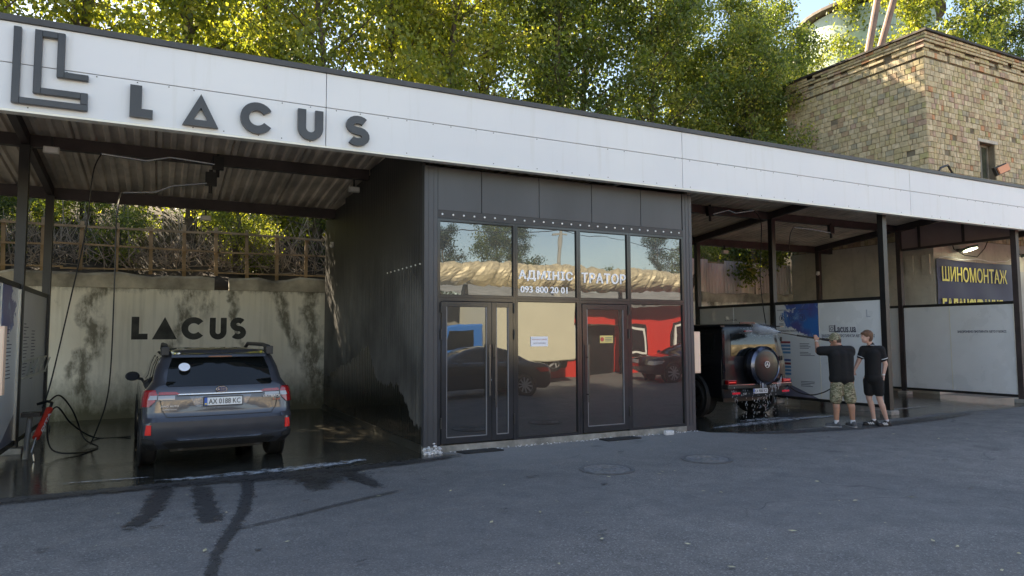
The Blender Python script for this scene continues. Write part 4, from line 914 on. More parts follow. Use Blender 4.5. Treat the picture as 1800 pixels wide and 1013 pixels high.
for i, (x, y, m) in enumerate(((-3.6, 17.7, LD), (-.9, 17.9, LG), (1.6, 17.6, LY), (4.3, 17.8, LD), (9.5, 17.7, LG), (12.4, 17.9, LD), (15.7, 17.6, LG), (18.3, 17.5, LD), (-2.5, 19.6, LG), (.9, 20.4, LD), (3.0, 19.8, LG), (5.4, 20.6, LD), (-5.5, 19.8, LD))):
    tree(3, m, (x, y, 3.0), r.uniform(0, 6.28), (.5, .42, .52, .6, .6, .42, .4, .95, .5, .5, .45, .6, .6)[i], ('leafy bush at the left end of the wooden fence', 'bush behind the wooden fence left of the pale trunk', 'bright bush behind the wooden fence right of the pale trunk', 'dark bush by the office end of the wooden fence',
        'bush behind the right part of the roof', 'bush above the left end of the sheet fence', 'bush with bright leaves hanging over the sheet fence', 'tall dark bush climbing the brick building', 'bush higher on the bank at the left of the bay', 'dark bush higher on the bank behind the pale trunk', 'bush higher on the bank above the estate car', 'dark bush high on the bank by the office side wall', 'dark bush high on the bank at the leftmost post')[i], 'bush', 'bushes on the bank')
    
# ---------------------------------------------------------------- swivel booms and hoses
ST = mat('stainless_pipe', (.62, .6, .55), .25, .9, var=.05)
HZ = mat('black_hose', (.012, .012, .012), .4, var=0)
def boom(pts, label, hose, br, hl):
    t = thing('swivel_boom', br, label, 'boom', 'overhead hose booms')
    MB().tube(pts, .017, 8).build('boom_pipe', ST, t, smooth='auto')
    b = MB(); b.box(br[0]-.05, br[0]+.12, br[1]-.04, br[1]+.04, br[2]-.06, br[2]+.16); b.cyl((br[0]+.03, br[1], br[2]-.18), (br[0]+.03, br[1], br[2]+.2), .03, 10); b.build('bracket', DK, t)
    hs = thing('pressure_hose', hose[0], hl, 'hose'); MB().tube(hose, .011, 6).build('hose', HZ, hs, smooth=True); return t
def sag(pts, n=8):
    P = [Vector(p) for p in pts]; out = []
    for i in range(len(P)-1):
        p0, p1, p2, p3 = P[max(i-1, 0)], P[i], P[i+1], P[min(i+2, len(P)-1)]
        for k in range(n):
            f = k/n; out.append(.5*((2*p1)+(p2-p0)*f+(2*p0-5*p1+4*p2-p3)*f*f+(3*p1-p0-3*p2+p3)*f**3))
    return out+[P[-1]]
boom([(.7, 12, 4.44), (.05, 12, 4.48), (-.27, 12, 4.39), (-.88, 12, 4.43)], 'upper stainless boom arm with a kink under the left bay roof', sag([(-.88, 12, 4.43), (-.98, 12.0, 4.12), (-1.05, 12.1, 3.3), (-1.25, 12.4, 2.2), (-1.45, 12.4, 1.0), (-1.52, 12.2, .62)]), (.72, 12.05, 4.42), 'black hose hanging from the upper left boom to the lance holder')
boom([(.59, 12, 4.12), (.1, 12, 4.03), (-.14, 12, 3.91), (-.58, 12, 3.86)], 'lower stainless boom arm with hose under the left bay roof', sag([(-.58, 12, 3.86), (-.65, 12, 3.6), (-.65, 12, 2.6), (-.66, 12, 1.2), (-.72, 12, .6), (-.9, 12.2, .05)]), (.62, 12.05, 4.15), 'black hose hanging straight down before the plaster wall')
MB().tube([(-.6, 12, 3.87), (-.63, 12, 3.75), (-.65, 12, 3.5)], .016, 8).build('hose_bend', ST, bpy.data.objects['swivel_boom.001'], smooth=True)
boom([(11.32, 12, 4.43), (11.8, 12, 4.56), (12.03, 12, 4.51), (12.62, 12, 4.62)], 'stainless boom arm above the black off-roader', sag([(12.62, 12, 4.62), (12.74, 11.9, 4.33), (12.55, 11.75, 3.6), (12.35, 11.6, 2.8), (11.89, 11.0, 1.62), (11.57, 10.4, .85), (11.09, 9.7, .58), (10.89, 9.1, .51), (11.02, 8.8, .62), (11.0, 8.66, .8), (11.0, 8.6, 1.35), (10.92, 8.66, 1.5)]), (11.25, 12.05, 4.45), 'black hose curving from the right boom past the off-roader to the man')
boom([(15.3, 12, 4.25), (14.5, 12, 4.3), (13.95, 12, 4.3)], 'small boom arm in the empty bay on the right', sag([(13.95, 12, 4.3), (13.83, 12, 4.1), (13.76, 12, 3.7)], 5), (15.35, 12.05, 4.3), 'short black hose end hanging in the empty right bay')
for (x, y, z, lab) in ((3.12, 12.6, 4.36, 'small white lamp box at the top of the black office side wall'), (-1.5, 11.9, 4.38, 'small pale lamp box near the leftmost post top'), (.72, 14.72, 3.98, 'small white lamp box on the rear beam of the left bay'), (14.3, 14.72, 4.0, 'small white lamp box on the rear beam above the sheet fence')):
    t = thing('lamp_box', (x, y, z), lab, 'lamp', 'small lamp boxes under the roof'); bevelled(MB().box(x-.1, x+.1, y-.05, y+.03, z-.05, z+.05).build('housing', mat('lamp_white', (.5, .5, .46), .4), t), .01); MB().box(x-.08, x+.08, y-.056, y-.05, z-.035, z+.035).build('lens', mat('lens_white', (.7, .7, .68), .2), t)
    MB().box(x-.015, x+.015, y-.01, y+.03, z+.05, z+.2).build('bracket', DK, t)
for (x, y, z, lab) in ((3.27, 15.1, 3.62, 'white dome camera on the office side wall near the rear post'), (18.1, 14.7, 3.5, 'white dome camera on the far rear post')):
    t = thing('dome_camera', (x, y, z), lab, 'camera'); MB().ball((x, y, z), .055, 14, 8, (1, 1, .8)).build('dome', mat('camera_white', (.6, .6, .6), .3), t, smooth=True); MB().box(x-.03, x+.05, y-.03, y+.03, z+.03, z+.08).build('base', mat('camera_white', (.6, .6, .6), .3), t)
# lance holder with red handled gun
ln = thing('pressure_lance', (-1.5, 11.4, 0), 'pressure lance with red sleeve lettered in white beside the left screen', 'pressure lance')
b = MB(); b.cyl((-1.47, 11.33, .3), (-1.38, 11.75, .64), .045, 14); b.build('sleeve', mat('red_sleeve', (.5, .035, .02), .4, var=.15), ln, smooth='auto')
a_, c_ = Vector((-1.47, 11.33, .3)), Vector((-1.38, 11.75, .64)); dv = (c_-a_)
text('DITA', a_+dv*.18+Vector((.047, -.03, -.0)), .36, .045, mat('white_print', (.8, .8, .8), .4, var=0), ln, right=dv, up=Vector((-.3, -.62, .72)).cross(dv).cross(dv)*-1, bold=.03, extrude=.003)
MB().tube([(-1.38, 11.75, .64), (-1.36, 11.82, .72), (-1.42, 11.9, .74), (-1.55, 11.92, .7)], .02, 8).build('trigger', DK, ln, smooth=True)
MB().tube([(-1.47, 11.33, .3), (-1.5, 11.2, .12), (-1.47, 11.16, .1), (-1.46, 11.16, .02)], .012, 8).build('nozzle_pipe', ST, ln)
hd = thing('lance_holder', (-1.62, 11.4, 0), 'grey pipe stand holding the red sleeved lance', 'stand')
MB().cyl((-1.6, 11.45, 0), (-1.58, 11.6, .62), .035, 12).build('pipe', mat('grey_pipe', (.16, .16, .15), .5), hd); MB().box(-1.68, -1.46, 11.5, 11.7, .56, .62).build('clamp', DK, hd)
hc = thing('hose_coil', (-1.3, 12, 0), 'loop of black hose lying on the wet floor by the lance', 'hose')
MB().tube(sag([(-1.4, 11.85, .74), (-1.3, 12.1, .8), (-1.15, 12.3, .55), (-1.0, 12.4, .12), (-.8, 12.1, .02), (-.95, 11.6, .02), (-1.3, 11.5, .1), (-1.4, 11.8, .45), (-1.35, 12.3, .62), (-1.2, 12.8, .3), (-.9, 13.2, .02), (-.4, 13.1, .02)]), .012, 6).build('hose', HZ, hc, smooth=True)
# ---------------------------------------------------------------- street pieces
def manhole(x, y, s_, label):
    t = thing('manhole_cover', (x, y, 0), label, 'manhole cover'); im = mat('cast_iron', (.2, .2, .205), .6, .2, var=.4, scale=20)
    b = MB(); b.lathe([(.0, .33), (.012, .33), (.012, .285), (.0, .285)], (x, y, .002), 'z', 40); b.build('ring', mat('iron_ring', (.11, .11, .115), .7, var=.3, scale=12), t)
    b = MB(); b.lathe([(.004, .02), (.008, .276), (.002, .278)], (x, y, .002), 'z', 40)
    for rr in (.06, .11, .16, .21, .26): b.lathe([(.006, rr), (.012, rr), (.012, rr+.014), (.006, rr+.014)], (x, y, .002), 'z', 36, True)
    b.build('lid', im, t); t.scale = (s_, s_, 1); return t
manhole(4.92, 7.14, 1.02, 'round iron manhole cover in the asphalt nearer the camera'); manhole(6.48, 7.09, 1.0, 'round worn manhole cover farther right in the asphalt')
def mat_(x0, x1, y0, y1, sk, label):
    t = thing('door_mat', (x0, y0, 0), label, 'mat'); m = mat('rubber_mat', (.02, .02, .022), .8, var=.3, scale=20, bmp=.4, bscale=200)
    MB().poly([(x0, y0, .004), (x1, y0, .004), (x1+sk, y1, .004), (x0+sk, y1, .004), (x0, y0, .02), (x1, y0, .02), (x1+sk, y1, .02), (x0+sk, y1, .02)], [(0, 3, 2, 1), (4, 5, 6, 7), (0, 1, 5, 4), (1, 2, 6, 5), (2, 3, 7, 6), (3, 0, 4, 7)]).build('mat', m, t)
mat_(3.82, 4.42, 8.98, 9.2, -.06, 'thin black rubber mat before the double office door'); mat_(6.22, 6.86, 8.98, 9.2, -.02, 'thin black rubber mat before the single red reflecting door')
sb = thing('broken_block', (7.53, 9.12, 0), 'small broken white block lying at the foot of the last office pane', 'block')
bevelled(MB().bar((7.44, 9.12, .035), (7.6, 9.1, .035), .08, .07).build('block', mat('white_mortar', (.6, .6, .62), .9), sb), .012)
# ---------------------------------------------------------------- vehicles
class Car:
    """body as stacked plan outlines: levels of (z, half width, rear y, front y, rear corner r, front corner r, rear bow, front bow)"""
    def __init__(s, levels): s.L = levels
    def at_z(s, z):
        Ls = s.L
        if z <= Ls[0][0]: return Ls[0][1:]
        for a, b in zip(Ls, Ls[1:]):
            if z <= b[0]: f = (z-a[0])/(b[0]-a[0]); return tuple(p+(q-p)*f for p, q in zip(a[1:], b[1:]))
        return Ls[-1][1:]
    def pt(s, z, t, off=0):
        w, yr, yf, rr, rf, bw, bf = s.at_z(z); sg = 1 if t >= 0 else -1; t = abs(t)
        yc = yr+bw*((w-rr)/w)**2; yd = yf-bf*((w-rf)/w)**2
        def base(t):
            if t <= 1: x = t*(w-rr); return x, yr+bw*(x/w)**2
            if t <= 2: a = (t-1)*math.pi/2; return w-rr+rr*math.sin(a), yc+rr*(1-math.cos(a))
            if t <= 3:
                y0, y1 = yc+rr, yd-rf; f = t-2; y = y0+(y1-y0)*f; return w-.04*(2*f-1)**4*0, y
            if t <= 4: a = (t-3)*math.pi/2; return w-rf+rf*math.cos(a), yd-rf+rf*math.sin(a)
            x = (5-t)*(w-rf); return x, yf-bf*(x/w)**2
        x, y = base(t)
        if off:
            x2, y2 = base(min(t+.02, 5)); x1, y1 = base(max(t-.02, 0)); dx, dy = x2-x1, y2-y1; l = math.hypot(dx, dy) or 1; x += dy/l*off; y -= dx/l*off
        return Vector((sg*x, y, z))
    def y2t(s, z, y):
        w, yr, yf, rr, rf, bw, bf = s.at_z(z); yc = yr+bw*((w-rr)/w)**2; yd = yf-bf*((w-rf)/w)**2; return 2+(y-yc-rr)/((yd-rf)-(yc+rr))
    def x2t(s, z, x):
        w, yr, yf, rr, rf, bw, bf = s.at_z(z); return x/(w-rr) if abs(x) < w-rr else math.copysign(1+min(1, (abs(x)-(w-rr))/rr)*.8, x)
    def body(s, zs):
        b = MB(); ts = [i/6 for i in range(6)]+[1+i/5 for i in range(5)]+[2+i/16 for i in range(16)]+[3+i/5 for i in range(5)]+[4+i/6 for i in range(6)]
        ring = ts+[5]+[-t for t in ts[::-1]][:-1]; n = len(ring)
        for z in zs: b.v += [tuple(s.pt(z, t)) for t in ring]
        for j in range(len(zs)-1):
            for i in range(n): a = j*n+i; c = j*n+(i+1) % n; b.f.append((a, c, c+n, a+n))
        b.f.append(tuple(range(n))[::-1]); k = (len(zs)-1)*n; b.f.append(tuple(k+i for i in range(n))); return b
    def patch(s, rows, off=.006, th=.02, nt_=12, nz=6):
        """rows: (z, ta, tb) limits; returns a closed slab following the body"""
        b = MB(); R = []
        for a, c in zip(rows, rows[1:]):
            for k in range(nz): f = k/nz; R.append(tuple(p+(q-p)*f for p, q in zip(a, c)))
        R.append(rows[-1]); m = nt_+1
        for o_ in (off, off-th):
            for z, ta, tb in R:
                for i in range(m): b.v.append(tuple(s.pt(z, ta+(tb-ta)*i/nt_, o_)))
        n = len(R)*m
        for j in range(len(R)-1):
            for i in range(nt_): a = j*m+i; b.f += [(a, a+1, a+m+1, a+m), (n+a, n+a+m, n+a+m+1, n+a+1)]
        for i in range(nt_): b.f += [(i, n+i, n+i+1, i+1)]; a = (len(R)-1)*m+i; b.f += [(a, a+1, n+a+1, n+a)]
        for j in range(len(R)-1): a = j*m; b.f += [(a, a+m, n+a+m, n+a)]; a += nt_; b.f += [(a, n+a, n+a+m, a+m)]
        return b
TY = mat('tyre_rubber', (.014, .014, .015), .55, var=.2, scale=20); RIM = mat('alloy_rim', (.55, .55, .57), .3, .4, var=0)
GLS = None
def car_glass():
    m, t, b, o = nt('tinted_car_glass'); b.inputs['Base Color'].default_value = (.006, .007, .007, 1); b.inputs['Roughness'].default_value = .03; b.inputs['IOR'].default_value = 1.55; return m
GLS = car_glass()
def paint(name, c, metal=.5, rough=.28, coat=1): 
    m, t, b, o = nt(name); b.inputs['Base Color'].default_value = (*c, 1); b.inputs['Metallic'].default_value = metal; b.inputs['Roughness'].default_value = rough
    b.inputs['Coat Weight'].default_value = coat; b.inputs['Coat Roughness'].default_value = .03
    v = coords(t, which='Object'); n = noise(t, v, 6, 5, .6); L(t, maprange(t, n, .45, .75, rough, rough+.2), b.inputs['Roughness']); return m
PL = mat('black_plastic', (.018, .018, .019), .5, var=.2, scale=8)
def lamp_mat(name, c, e=0):
    m, t, b, o = nt(name); b.inputs['Base Color'].default_value = (*c, 1); b.inputs['Roughness'].default_value = .08; b.inputs['Coat Weight'].default_value = 1
    if e: b.inputs['Emission Color'].default_value = (*c, 1); b.inputs['Emission Strength'].default_value = e
    return m
RED = lamp_mat('red_lens', (.32, .008, .01)); REF = lamp_mat('red_reflector', (.85, .04, .03)); CLR = lamp_mat('clear_lens', (.32, .33, .36)); MIR = mat('mirror_dark_reflection', (.03, .035, .045), .5, var=0, spec=.1); DKL = lamp_mat('dark_red_lens', (.1, .004, .006))  # mirror face: dark reflection put into a dull blue-black colour
def wheel(parent, x, y, r, w, side, spokes=5, rimm=None, rr=.66):
    """side: +1 wheel face looks to +x"""
    b = MB(); h = w/2; prof = [(-h*.8, r*rr), (-h, r*(rr+.04)), (-h, r*.9), (-h*.8, r*.985), (-h*.4, r), (h*.4, r), (h*.8, r*.985), (h, r*.9), (h, r*(rr+.04)), (h*.8, r*rr)]
    b.lathe(prof, (x, y, r), 'x', 36, True)
    wh = b.build('wheel', TY, parent, smooth='auto', local=True)
    b = MB(); f = side*h*.62; b.lathe([(side*h*.82, r*rr), (side*h*.86, r*(rr-.03)), (f*.2, r*(rr-.06)), (f*.2, .02)], (x, y, r), 'x', 36)
    rm = b.build('rim', mat('rim_dark', (.03, .03, .032), .4, .5, var=0), wh, local=True); rm.location = rm.location-wh.location
    b = MB()
    for k in range(spokes):
        a = 2*math.pi*k/spokes+.2; c0 = Vector((x+side*h*.78, y+math.cos(a)*.03, r+math.sin(a)*.03)); c1 = Vector((x+side*h*.8, y+math.cos(a)*r*(rr-.02), r+math.sin(a)*r*(rr-.02)))
        b.bar(c0, c1, .05*r/.34, .03, (1, 0, 0))
    b.lathe([(side*h*.7, .055), (side*h*.88, .045)], (x, y, r), 'x', 16); b.lathe([(side*h*.8, r*rr), (side*h*.9, r*(rr-.005)), (side*h*.8, r*(rr-.035))], (x, y, r), 'x', 36, True)
    sp = b.build('spokes', rimm or RIM, wh, local=True); sp.location = sp.location-wh.location
    return wh
def plate(parent, c, w, h, s, tilt=.0, name='number_plate'):
    """rear plate centred at local c, facing -y"""
    x, y, z = c; pm = mat('plate_white', (.75, .77, .8), .35, var=0)
    o = bevelled(MB().box(x-w/2-.012, x+w/2+.012, y, y+.012, z-h/2-.012, z+h/2+.012).build(name, PL, parent, local=True), .003)
    q = MB().box(x-w/2, x+w/2, y-.004, y-.0005, z-h/2, z+h/2).build('plate_face', pm, o, local=True); q.location -= o.location
    q = MB().box(x-w/2, x-w/2+.035, y-.006, y-.0045, z-h/2, z+h/2).build('plate_band', mat('plate_blue', (.03, .12, .45), .35, var=0), o, local=True); q.location -= o.location
    q = MB().box(x-w/2+.006, x-w/2+.028, y-.007, y-.0062, z-h/2+.01, z-h/2+.026).build('flag_mark', mat('flag_yellow', (.8, .6, .05), .4, var=0), o, local=True); q.location -= o.location
    me = text_mesh(s, 1, .004, .5); a = np.empty(len(me.vertices)*3, np.float32); me.vertices.foreach_get('co', a); a = a.reshape(-1, 3); a = (a-a.min(0))/(a.max(0)-a.min(0))
    P = np.stack([x-w/2+.05+a[:, 0]*(w-.07), y-.0055-a[:, 2]*.002, z-h*.33+a[:, 1]*h*.66], 1)-np.array(o.location); me.vertices.foreach_set('co', P.astype(np.float32).ravel()); me.materials.clear(); link('lettering', me, mat('plate_ink', (.01, .01, .01), .5, var=0), o)
    return o
def car_root(name, loc, heading, label, cat, group=None):
    t = thing(name, (0, 0, 0), label, cat, group); return t
def settle(t, loc, head):
    t.location = loc; t.rotation_euler = (0, 0, -head)
def ltext(parent, s, org, w, h, m, bold=.01):
    return text(s, org, w, h, m, parent, bold=bold, extrude=.003, name='badge_lettering')
# --- grey estate car seen from behind
E = Car([(.28, .80, .10, 4.42, .12, .25, .03, .2), (.36, .86, .02, 4.5, .12, .3, .05, .25), (.50, .875, -.03, 4.54, .14, .35, .07, .28), (.62, .878, -.03, 4.55, .15, .35, .07, .28), (.67, .878, .015, 4.54, .16, .35, .07, .28), (.80, .875, .03, 4.5, .16, .35, .08, .3),
         (.90, .868, .045, 4.4, .16, .35, .08, .3), (.98, .85, .06, 4.1, .15, .35, .08, .3), (1.03, .81, .08, 3.45, .15, .3, .08, .25), (1.10, .765, .13, 3.25, .14, .25, .09, .22), (1.25, .735, .24, 2.95, .13, .22, .09, .18), (1.38, .685, .34, 2.65, .12, .2, .09, .14), (1.43, .65, .37, 2.5, .12, .2, .09, .12), (1.47, .58, .42, 2.35, .15, .22, .09, .1), (1.495, .38, .55, 2.1, .18, .25, .06, .06)])
car = car_root('estate_car', None, 0, 'wet dark grey estate car with roof rails seen from behind in the left bay', 'car')
GP = paint('graphite_paint', (.06, .064, .078), .5, .3)
zs = [.28, .32, .36, .42, .5, .56, .62, .645, .67, .73, .8, .86, .9, .94, .98, 1.005, 1.03, 1.06, 1.1, 1.17, 1.25, 1.32, 1.38, 1.41, 1.43, 1.455, 1.47, 1.485, 1.495]
E.body(zs).build('body', GP, car, smooth='auto', local=True)
def ep(rows, name, m, par=car, off=.006, th=.02, nt_=12): return E.patch(rows, off, th, nt_).build(name, m, par, smooth='auto', local=True)
def X(z, x): return E.x2t(z, x)
ep([(1.035, X(1.035, -.6), X(1.035, .6)), (1.06, X(1.06, -.625), X(1.06, .625)), (1.12, X(1.12, -.615), X(1.12, .615)), (1.25, X(1.25, -.595), X(1.25, .595)), (1.375, X(1.375, -.55), X(1.375, .55))], 'rear_window', GLS, nt_=16)
# spoiler and high brake lamp
sp = MB(); 
for s_ in (0, 1):
    pass
sp.prism([(.26, 1.385), (.29, 1.425), (.55, 1.47), (.6, 1.40)], lambda u, v, d: (d, u, v), -.57, .57); bevelled(sp.build('roof_spoiler', GP, car, local=True), .012, 3)
MB().box(-.14, .14, .262, .275, 1.388, 1.402).build('high_brake_lamp', DKL, car, local=True)
for s_ in (-1, 1):
    ta = lambda z, y: s_*E.y2t(z, y)
    ep([(1.06, ta(1.06, .55), ta(1.06, 2.9)), (1.2, ta(1.2, .68), ta(1.2, 2.75)), (1.37, ta(1.37, .85), ta(1.37, 2.4))], 'side_window', GLS, nt_=20)
    for y in (1.15, 1.95): ep([(1.05, ta(1.05, y), ta(1.05, y+.06)), (1.385, ta(1.385, y), ta(1.385, y+.05))], 'window_pillar', PL, off=.01, nt_=2)
    # tail lamp cluster wrapping the corner
    o = ep([(.80, s_*1.35, s_*2.05), (.86, s_*1.12, s_*2.1), (.95, s_*1.05, s_*2.1), (1.0, s_*1.2, s_*2.05)], 'tail_lamp', RED, off=.014, th=.03)
    q = E.patch([(.88, s_*.74, s_*1.0), (.93, s_*.74, s_*1.0)], .012, .03).build('lamp_lens', CLR, o, smooth='auto', local=True); q.location -= o.location
    q = E.patch([(.885, s_*1.05, s_*1.4), (.935, s_*1.05, s_*1.35)], .02, .03).build('lamp_lens', CLR, o, smooth='auto', local=True); q.location -= o.location
    q = E.patch([(.94, s_*.64, s_*1.0), (.975, s_*.74, s_*1.0)], .014, .03).build('lamp_lens', RED, o, smooth='auto', local=True); q.location -= o.location
    ep([(.47, s_*1.18, s_*1.5), (.59, s_*1.2, s_*1.42)], 'reflector', REF, off=.016)
    ep([(.28, s_*1.0, s_*2.0), (.40, s_*1.0, s_*1.9), (.43, s_*1.4, s_*1.9)], 'bumper_corner', PL, off=.012)
    ep([(.62, s_*1.0, s_*1.6), (.67, s_*1.0, s_*1.5)], 'bumper_shelf', GP, off=.02)
    # black arch trims, wheels
    for y in (.92, 3.55):
        b = MB(); b.lathe([(s_*.862, .375), (s_*.886, .375), (s_*.886, .33), (s_*.862, .33)], (0, y, .34), 'x', 32, True); b.lathe([(s_*.83, .345), (s_*.88, .345)], (0, y, .34), 'x', 32); b.build('wheel_arch', PL, car, smooth='auto', local=True)
        wheel(car, s_*.79, y, .325, .215, s_, 5)
    # roof rail
    b = MB(); b.tube([(s_*.63, .42, 1.42), (s_*.63, .5, 1.505), (s_*.61, .8, 1.535), (s_*.59, 2.0, 1.54), (s_*.59, 2.3, 1.47)], [.03, .035, .028, .028, .025], 10); b.box(s_*.63-.045, s_*.63+.045, .38, .6, 1.41, 1.52); o = bevelled(b.build('roof_rail', PL, car, local=True), .015, 2)
    m_ = MB(); m_.ball((s_*.96, 2.75, 1.05), .10, 14, 10, (1, .55, .72)); m_.bar((s_*.8, 2.85, .99), (s_*.93, 2.8, 1.02), .05, .04); m_ = m_.build('wing_mirror', GP, car, smooth=True, local=True)
    q = MB().box(s_*.96-.07, s_*.96+.07, 2.682, 2.692, 1.0, 1.10).build('mirror_glass', MIR, m_, local=True); q.location -= m_.location
    ep([(.44, ta(.44, 1.35), ta(.44, 3.1)), (.3, ta(.3, 1.35), ta(.3, 3.1))], 'sill', PL, off=.01)
    for y in (1.3, 2.2, 3.05): ep([(.42, ta(.42, y), ta(.42, y+.012)), (1.0, ta(1.0, y), ta(1.0, y+.012))], 'door_seam', PL, off=.002, nt_=2)
# tailgate: crease, chrome strip, plate recess, seams
ep([(.935, X(.935, -.5), X(.935, .5)), (.948, X(.948, -.47), X(.948, .47))], 'chrome_strip', mat('satin_chrome', (.5, .5, .52), .2, 1, var=0), off=.02, th=.03)
ep([(.92, X(.92, -.5), X(.92, .5)), (.935, X(.935, -.5), X(.935, .5))], 'handle_recess', PL, off=.008)
ep([(.76, X(.76, -.22), X(.76, .22)), (.80, X(.80, -.3), X(.80, .3)), (.91, X(.91, -.36), X(.91, .36))], 'plate_recess', paint('recess_paint', (.10, .12, .16), .4, .25), off=.004)
ep([(.665, X(.665, -.6), X(.665, .6)), (.675, X(.675, -.62), X(.675, .62))], 'tailgate_seam', PL, off=.004)
for s_ in (-1, 1): ep([(.67, X(.67, s_*.6), X(.67, s_*.612)), (.75, X(.75, s_*.655), X(.75, s_*.667)), (.98, X(.98, s_*.69), X(.98, s_*.702))], 'tailgate_seam', PL, off=.003, nt_=2)
ep([(.28, X(.36, -.62), X(.36, .62)), (.36, X(.36, -.66), X(.36, .66)), (.385, X(.385, -.6), X(.385, .6))], 'bumper_insert', PL, off=.012, nt_=16)
ep([(.385, X(.385, -.45), X(.385, .45)), (.40, X(.40, -.5), X(.40, .5))], 'bumper_lip', mat('satin_chrome', (.5, .5, .52), .2, 1, var=0), off=.02, nt_=16)
plate(car, (.02, .005, .845), .44, .095, 'AX 0188 KC')
em_ = MB().lathe([(-.012, .05), (-.004, .056), (.01, .056)], (0, 0, 0), 'y', 28)
em_.v = [(x*1.25, y+.03, z*.75+.99) for x, y, z in em_.v]; em_ = em_.build('oval_emblem', mat('satin_chrome', (.5, .5, .52), .2, 1, var=0), car, smooth='auto', local=True)
q = MB().lathe([(-.002, .045), (.002, .047)], (0, 0, 0), 'y', 28); q.v = [(x*1.25, y+.017, z*.72+.99) for x, y, z in q.v]; q = q.build('emblem_field', mat('emblem_blue', (.02, .04, .12), .2, var=0), em_, local=True); q.location -= em_.location
st_ = MB()
for x, z, s_ in ((-.034, .0, .011), (-.006, .012, .006), (.016, .01, .006), (.036, .004, .006), (.0, -.01, .006), (.022, -.012, .006)):
    pts = [(x+s_*(1 if k % 2 == 0 else .4)*math.sin(k*math.pi/4), .012, .99+z+s_*(1 if k % 2 == 0 else .4)*math.cos(k*math.pi/4)) for k in range(8)]; st_.poly(pts, [tuple(range(8))])
q = st_.build('emblem_stars', mat('chrome', (.7, .7, .7), .15, 1, var=0), em_, local=True); q.location -= em_.location
wt = mat('badge_white', (.7, .7, .72), .3, .3, var=0)
ltext(car, 'OUTBACK', (.5, .04, .865), .22, .028, wt); ltext(car, '3.6R', (.62, .045, .825), .1, .022, mat('badge_red', (.5, .1, .05), .3, var=0))
ltext(car, 'AWD AUTO', (-.68, .05, .79), .2, .024, wt); ltext(car, 'SYMMETRICAL', (-.66, .05, .755), .16, .014, wt)
stx = MB().lathe([(-.002, .055), (0, .055)], (0, 0, 0), 'y', 20); stx.v = [(x*1.2-.42, y+.2, z*.9+1.27) for x, y, z in stx.v]; stx.v = [(x, y+.022+(z-1.27)*.78, z) for x, y, z in stx.v]; stx.build('window_sticker', mat('sticker_white', (.7, .75, .85), .5, var=.1), car, local=True)
b = MB(); b.tube([(-.72, .92, .3), (.72, .92, .3)], .05, 8); b.box(-.55, .55, .3, 3.6, .22, .30); b.cyl((-.45, .1, .29), (-.45, .5, .29), .035); b.cyl((.45, .1, .29), (.45, .5, .29), .035); b.build('underbody', PL, car, local=True)
b = MB(); b.tube([(.15, .24, 1.055), (-.1, .225, 1.06), (-.32, .235, 1.07)], .009, 6); b.build('wiper', PL, car, local=True)
settle(car, (.70, 9.42, .004), rad(-2.4))
# --- black off-roader with spare wheel on the rear door
G = Car([(.42, .84, .06, 4.2, .05, .1, .0, .03), (.5, .86, .04, 4.25, .05, .1, .0, .03), (.85, .865, .04, 4.25, .05, .1, .0, .03), (1.05, .865, .04, 4.25, .05, .1, 0, .03), (1.10, .86, .045, 4.2, .05, .1, 0, .03), (1.15, .85, .05, 3.2, .05, .1, 0, .03), (1.2, .845, .05, 2.95, .05, .1, 0, .03),
         (1.5, .80, .08, 2.8, .05, .09, 0, .03), (1.74, .76, .12, 2.65, .05, .09, 0, .03), (1.80, .74, .14, 2.6, .06, .1, 0, .03), (1.835, .70, .18, 2.55, .08, .1, 0, .03), (1.85, .62, .26, 2.45, .1, .1, 0, .03)])
gw = car_root('off_roader', None, 0, 'dripping black boxy off-roader with spare wheel on its rear door in the right bay', 'car')
BP = paint('wet_black_paint', (.006, .006, .008), .0, .3, .12)
gz2 = [.42, .46, .5, .6, .85, .95, 1.05, 1.075, 1.1, 1.125, 1.15, 1.175, 1.2, 1.3, 1.4, 1.5, 1.6, 1.7, 1.74, 1.77, 1.8, 1.82, 1.835, 1.85]
G.body(gz2).build('body', BP, gw, smooth='auto', local=True)
def gp(rows, name, m, par=gw, off=.006, th=.02, nt_=10): return G.patch(rows, off, th, nt_).build(name, m, par, smooth='auto', local=True)
def XG(z, x): return G.x2t(z, x)
gp([(1.22, XG(1.22, -.62), XG(1.22, .62)), (1.66, XG(1.66, -.57), XG(1.66, .57))], 'rear_window', GLS)
gp([(1.70, XG(1.7, -.2), XG(1.7, .2)), (1.72, XG(1.72, -.2), XG(1.72, .2))], 'high_brake_lamp', RED, off=.02)
gp([(.62, XG(.62, -.7), XG(.62, .7)), (.625, XG(.625, -.7), XG(.625, .7))], 'door_seam', PL, off=.003)
for s_ in (-1, 1): gp([(.62, XG(.62, s_*.7), XG(.62, s_*.712)), (1.72, XG(1.72, s_*.63), XG(1.72, s_*.64))], 'door_seam', PL, off=.003, nt_=2)
for z in (.75, 1.12, 1.5): MB().cyl((.72, .02, z), (.72, .02, z+.09), .02, 8).build('hinge', PL, gw, local=True)
b = MB(); b.lathe([(-.215, .0), (-.215, .28), (-.205, .33), (-.17, .365), (-.02, .37), (.02, .36)], (.05, 0, 1.03), 'y', 44); sw = b.build('spare_wheel_cover', BP, gw, smooth='auto', local=True)
b = MB(); b.lathe([(-.222, .335), (-.18, .382), (-.07, .384), (-.07, .37), (-.17, .366), (-.208, .325)], (.05, 0, 1.03), 'y', 44, True); q = b.build('cover_ring', mat('brushed_steel', (.16, .17, .22), .25, 1, var=0), sw, smooth='auto', local=True); q.location -= sw.location
b = MB(); b.lathe([(-.235, .055), (-.235, .064), (-.222, .064), (-.222, .055)], (.05, 0, 1.06), 'y', 28, True)
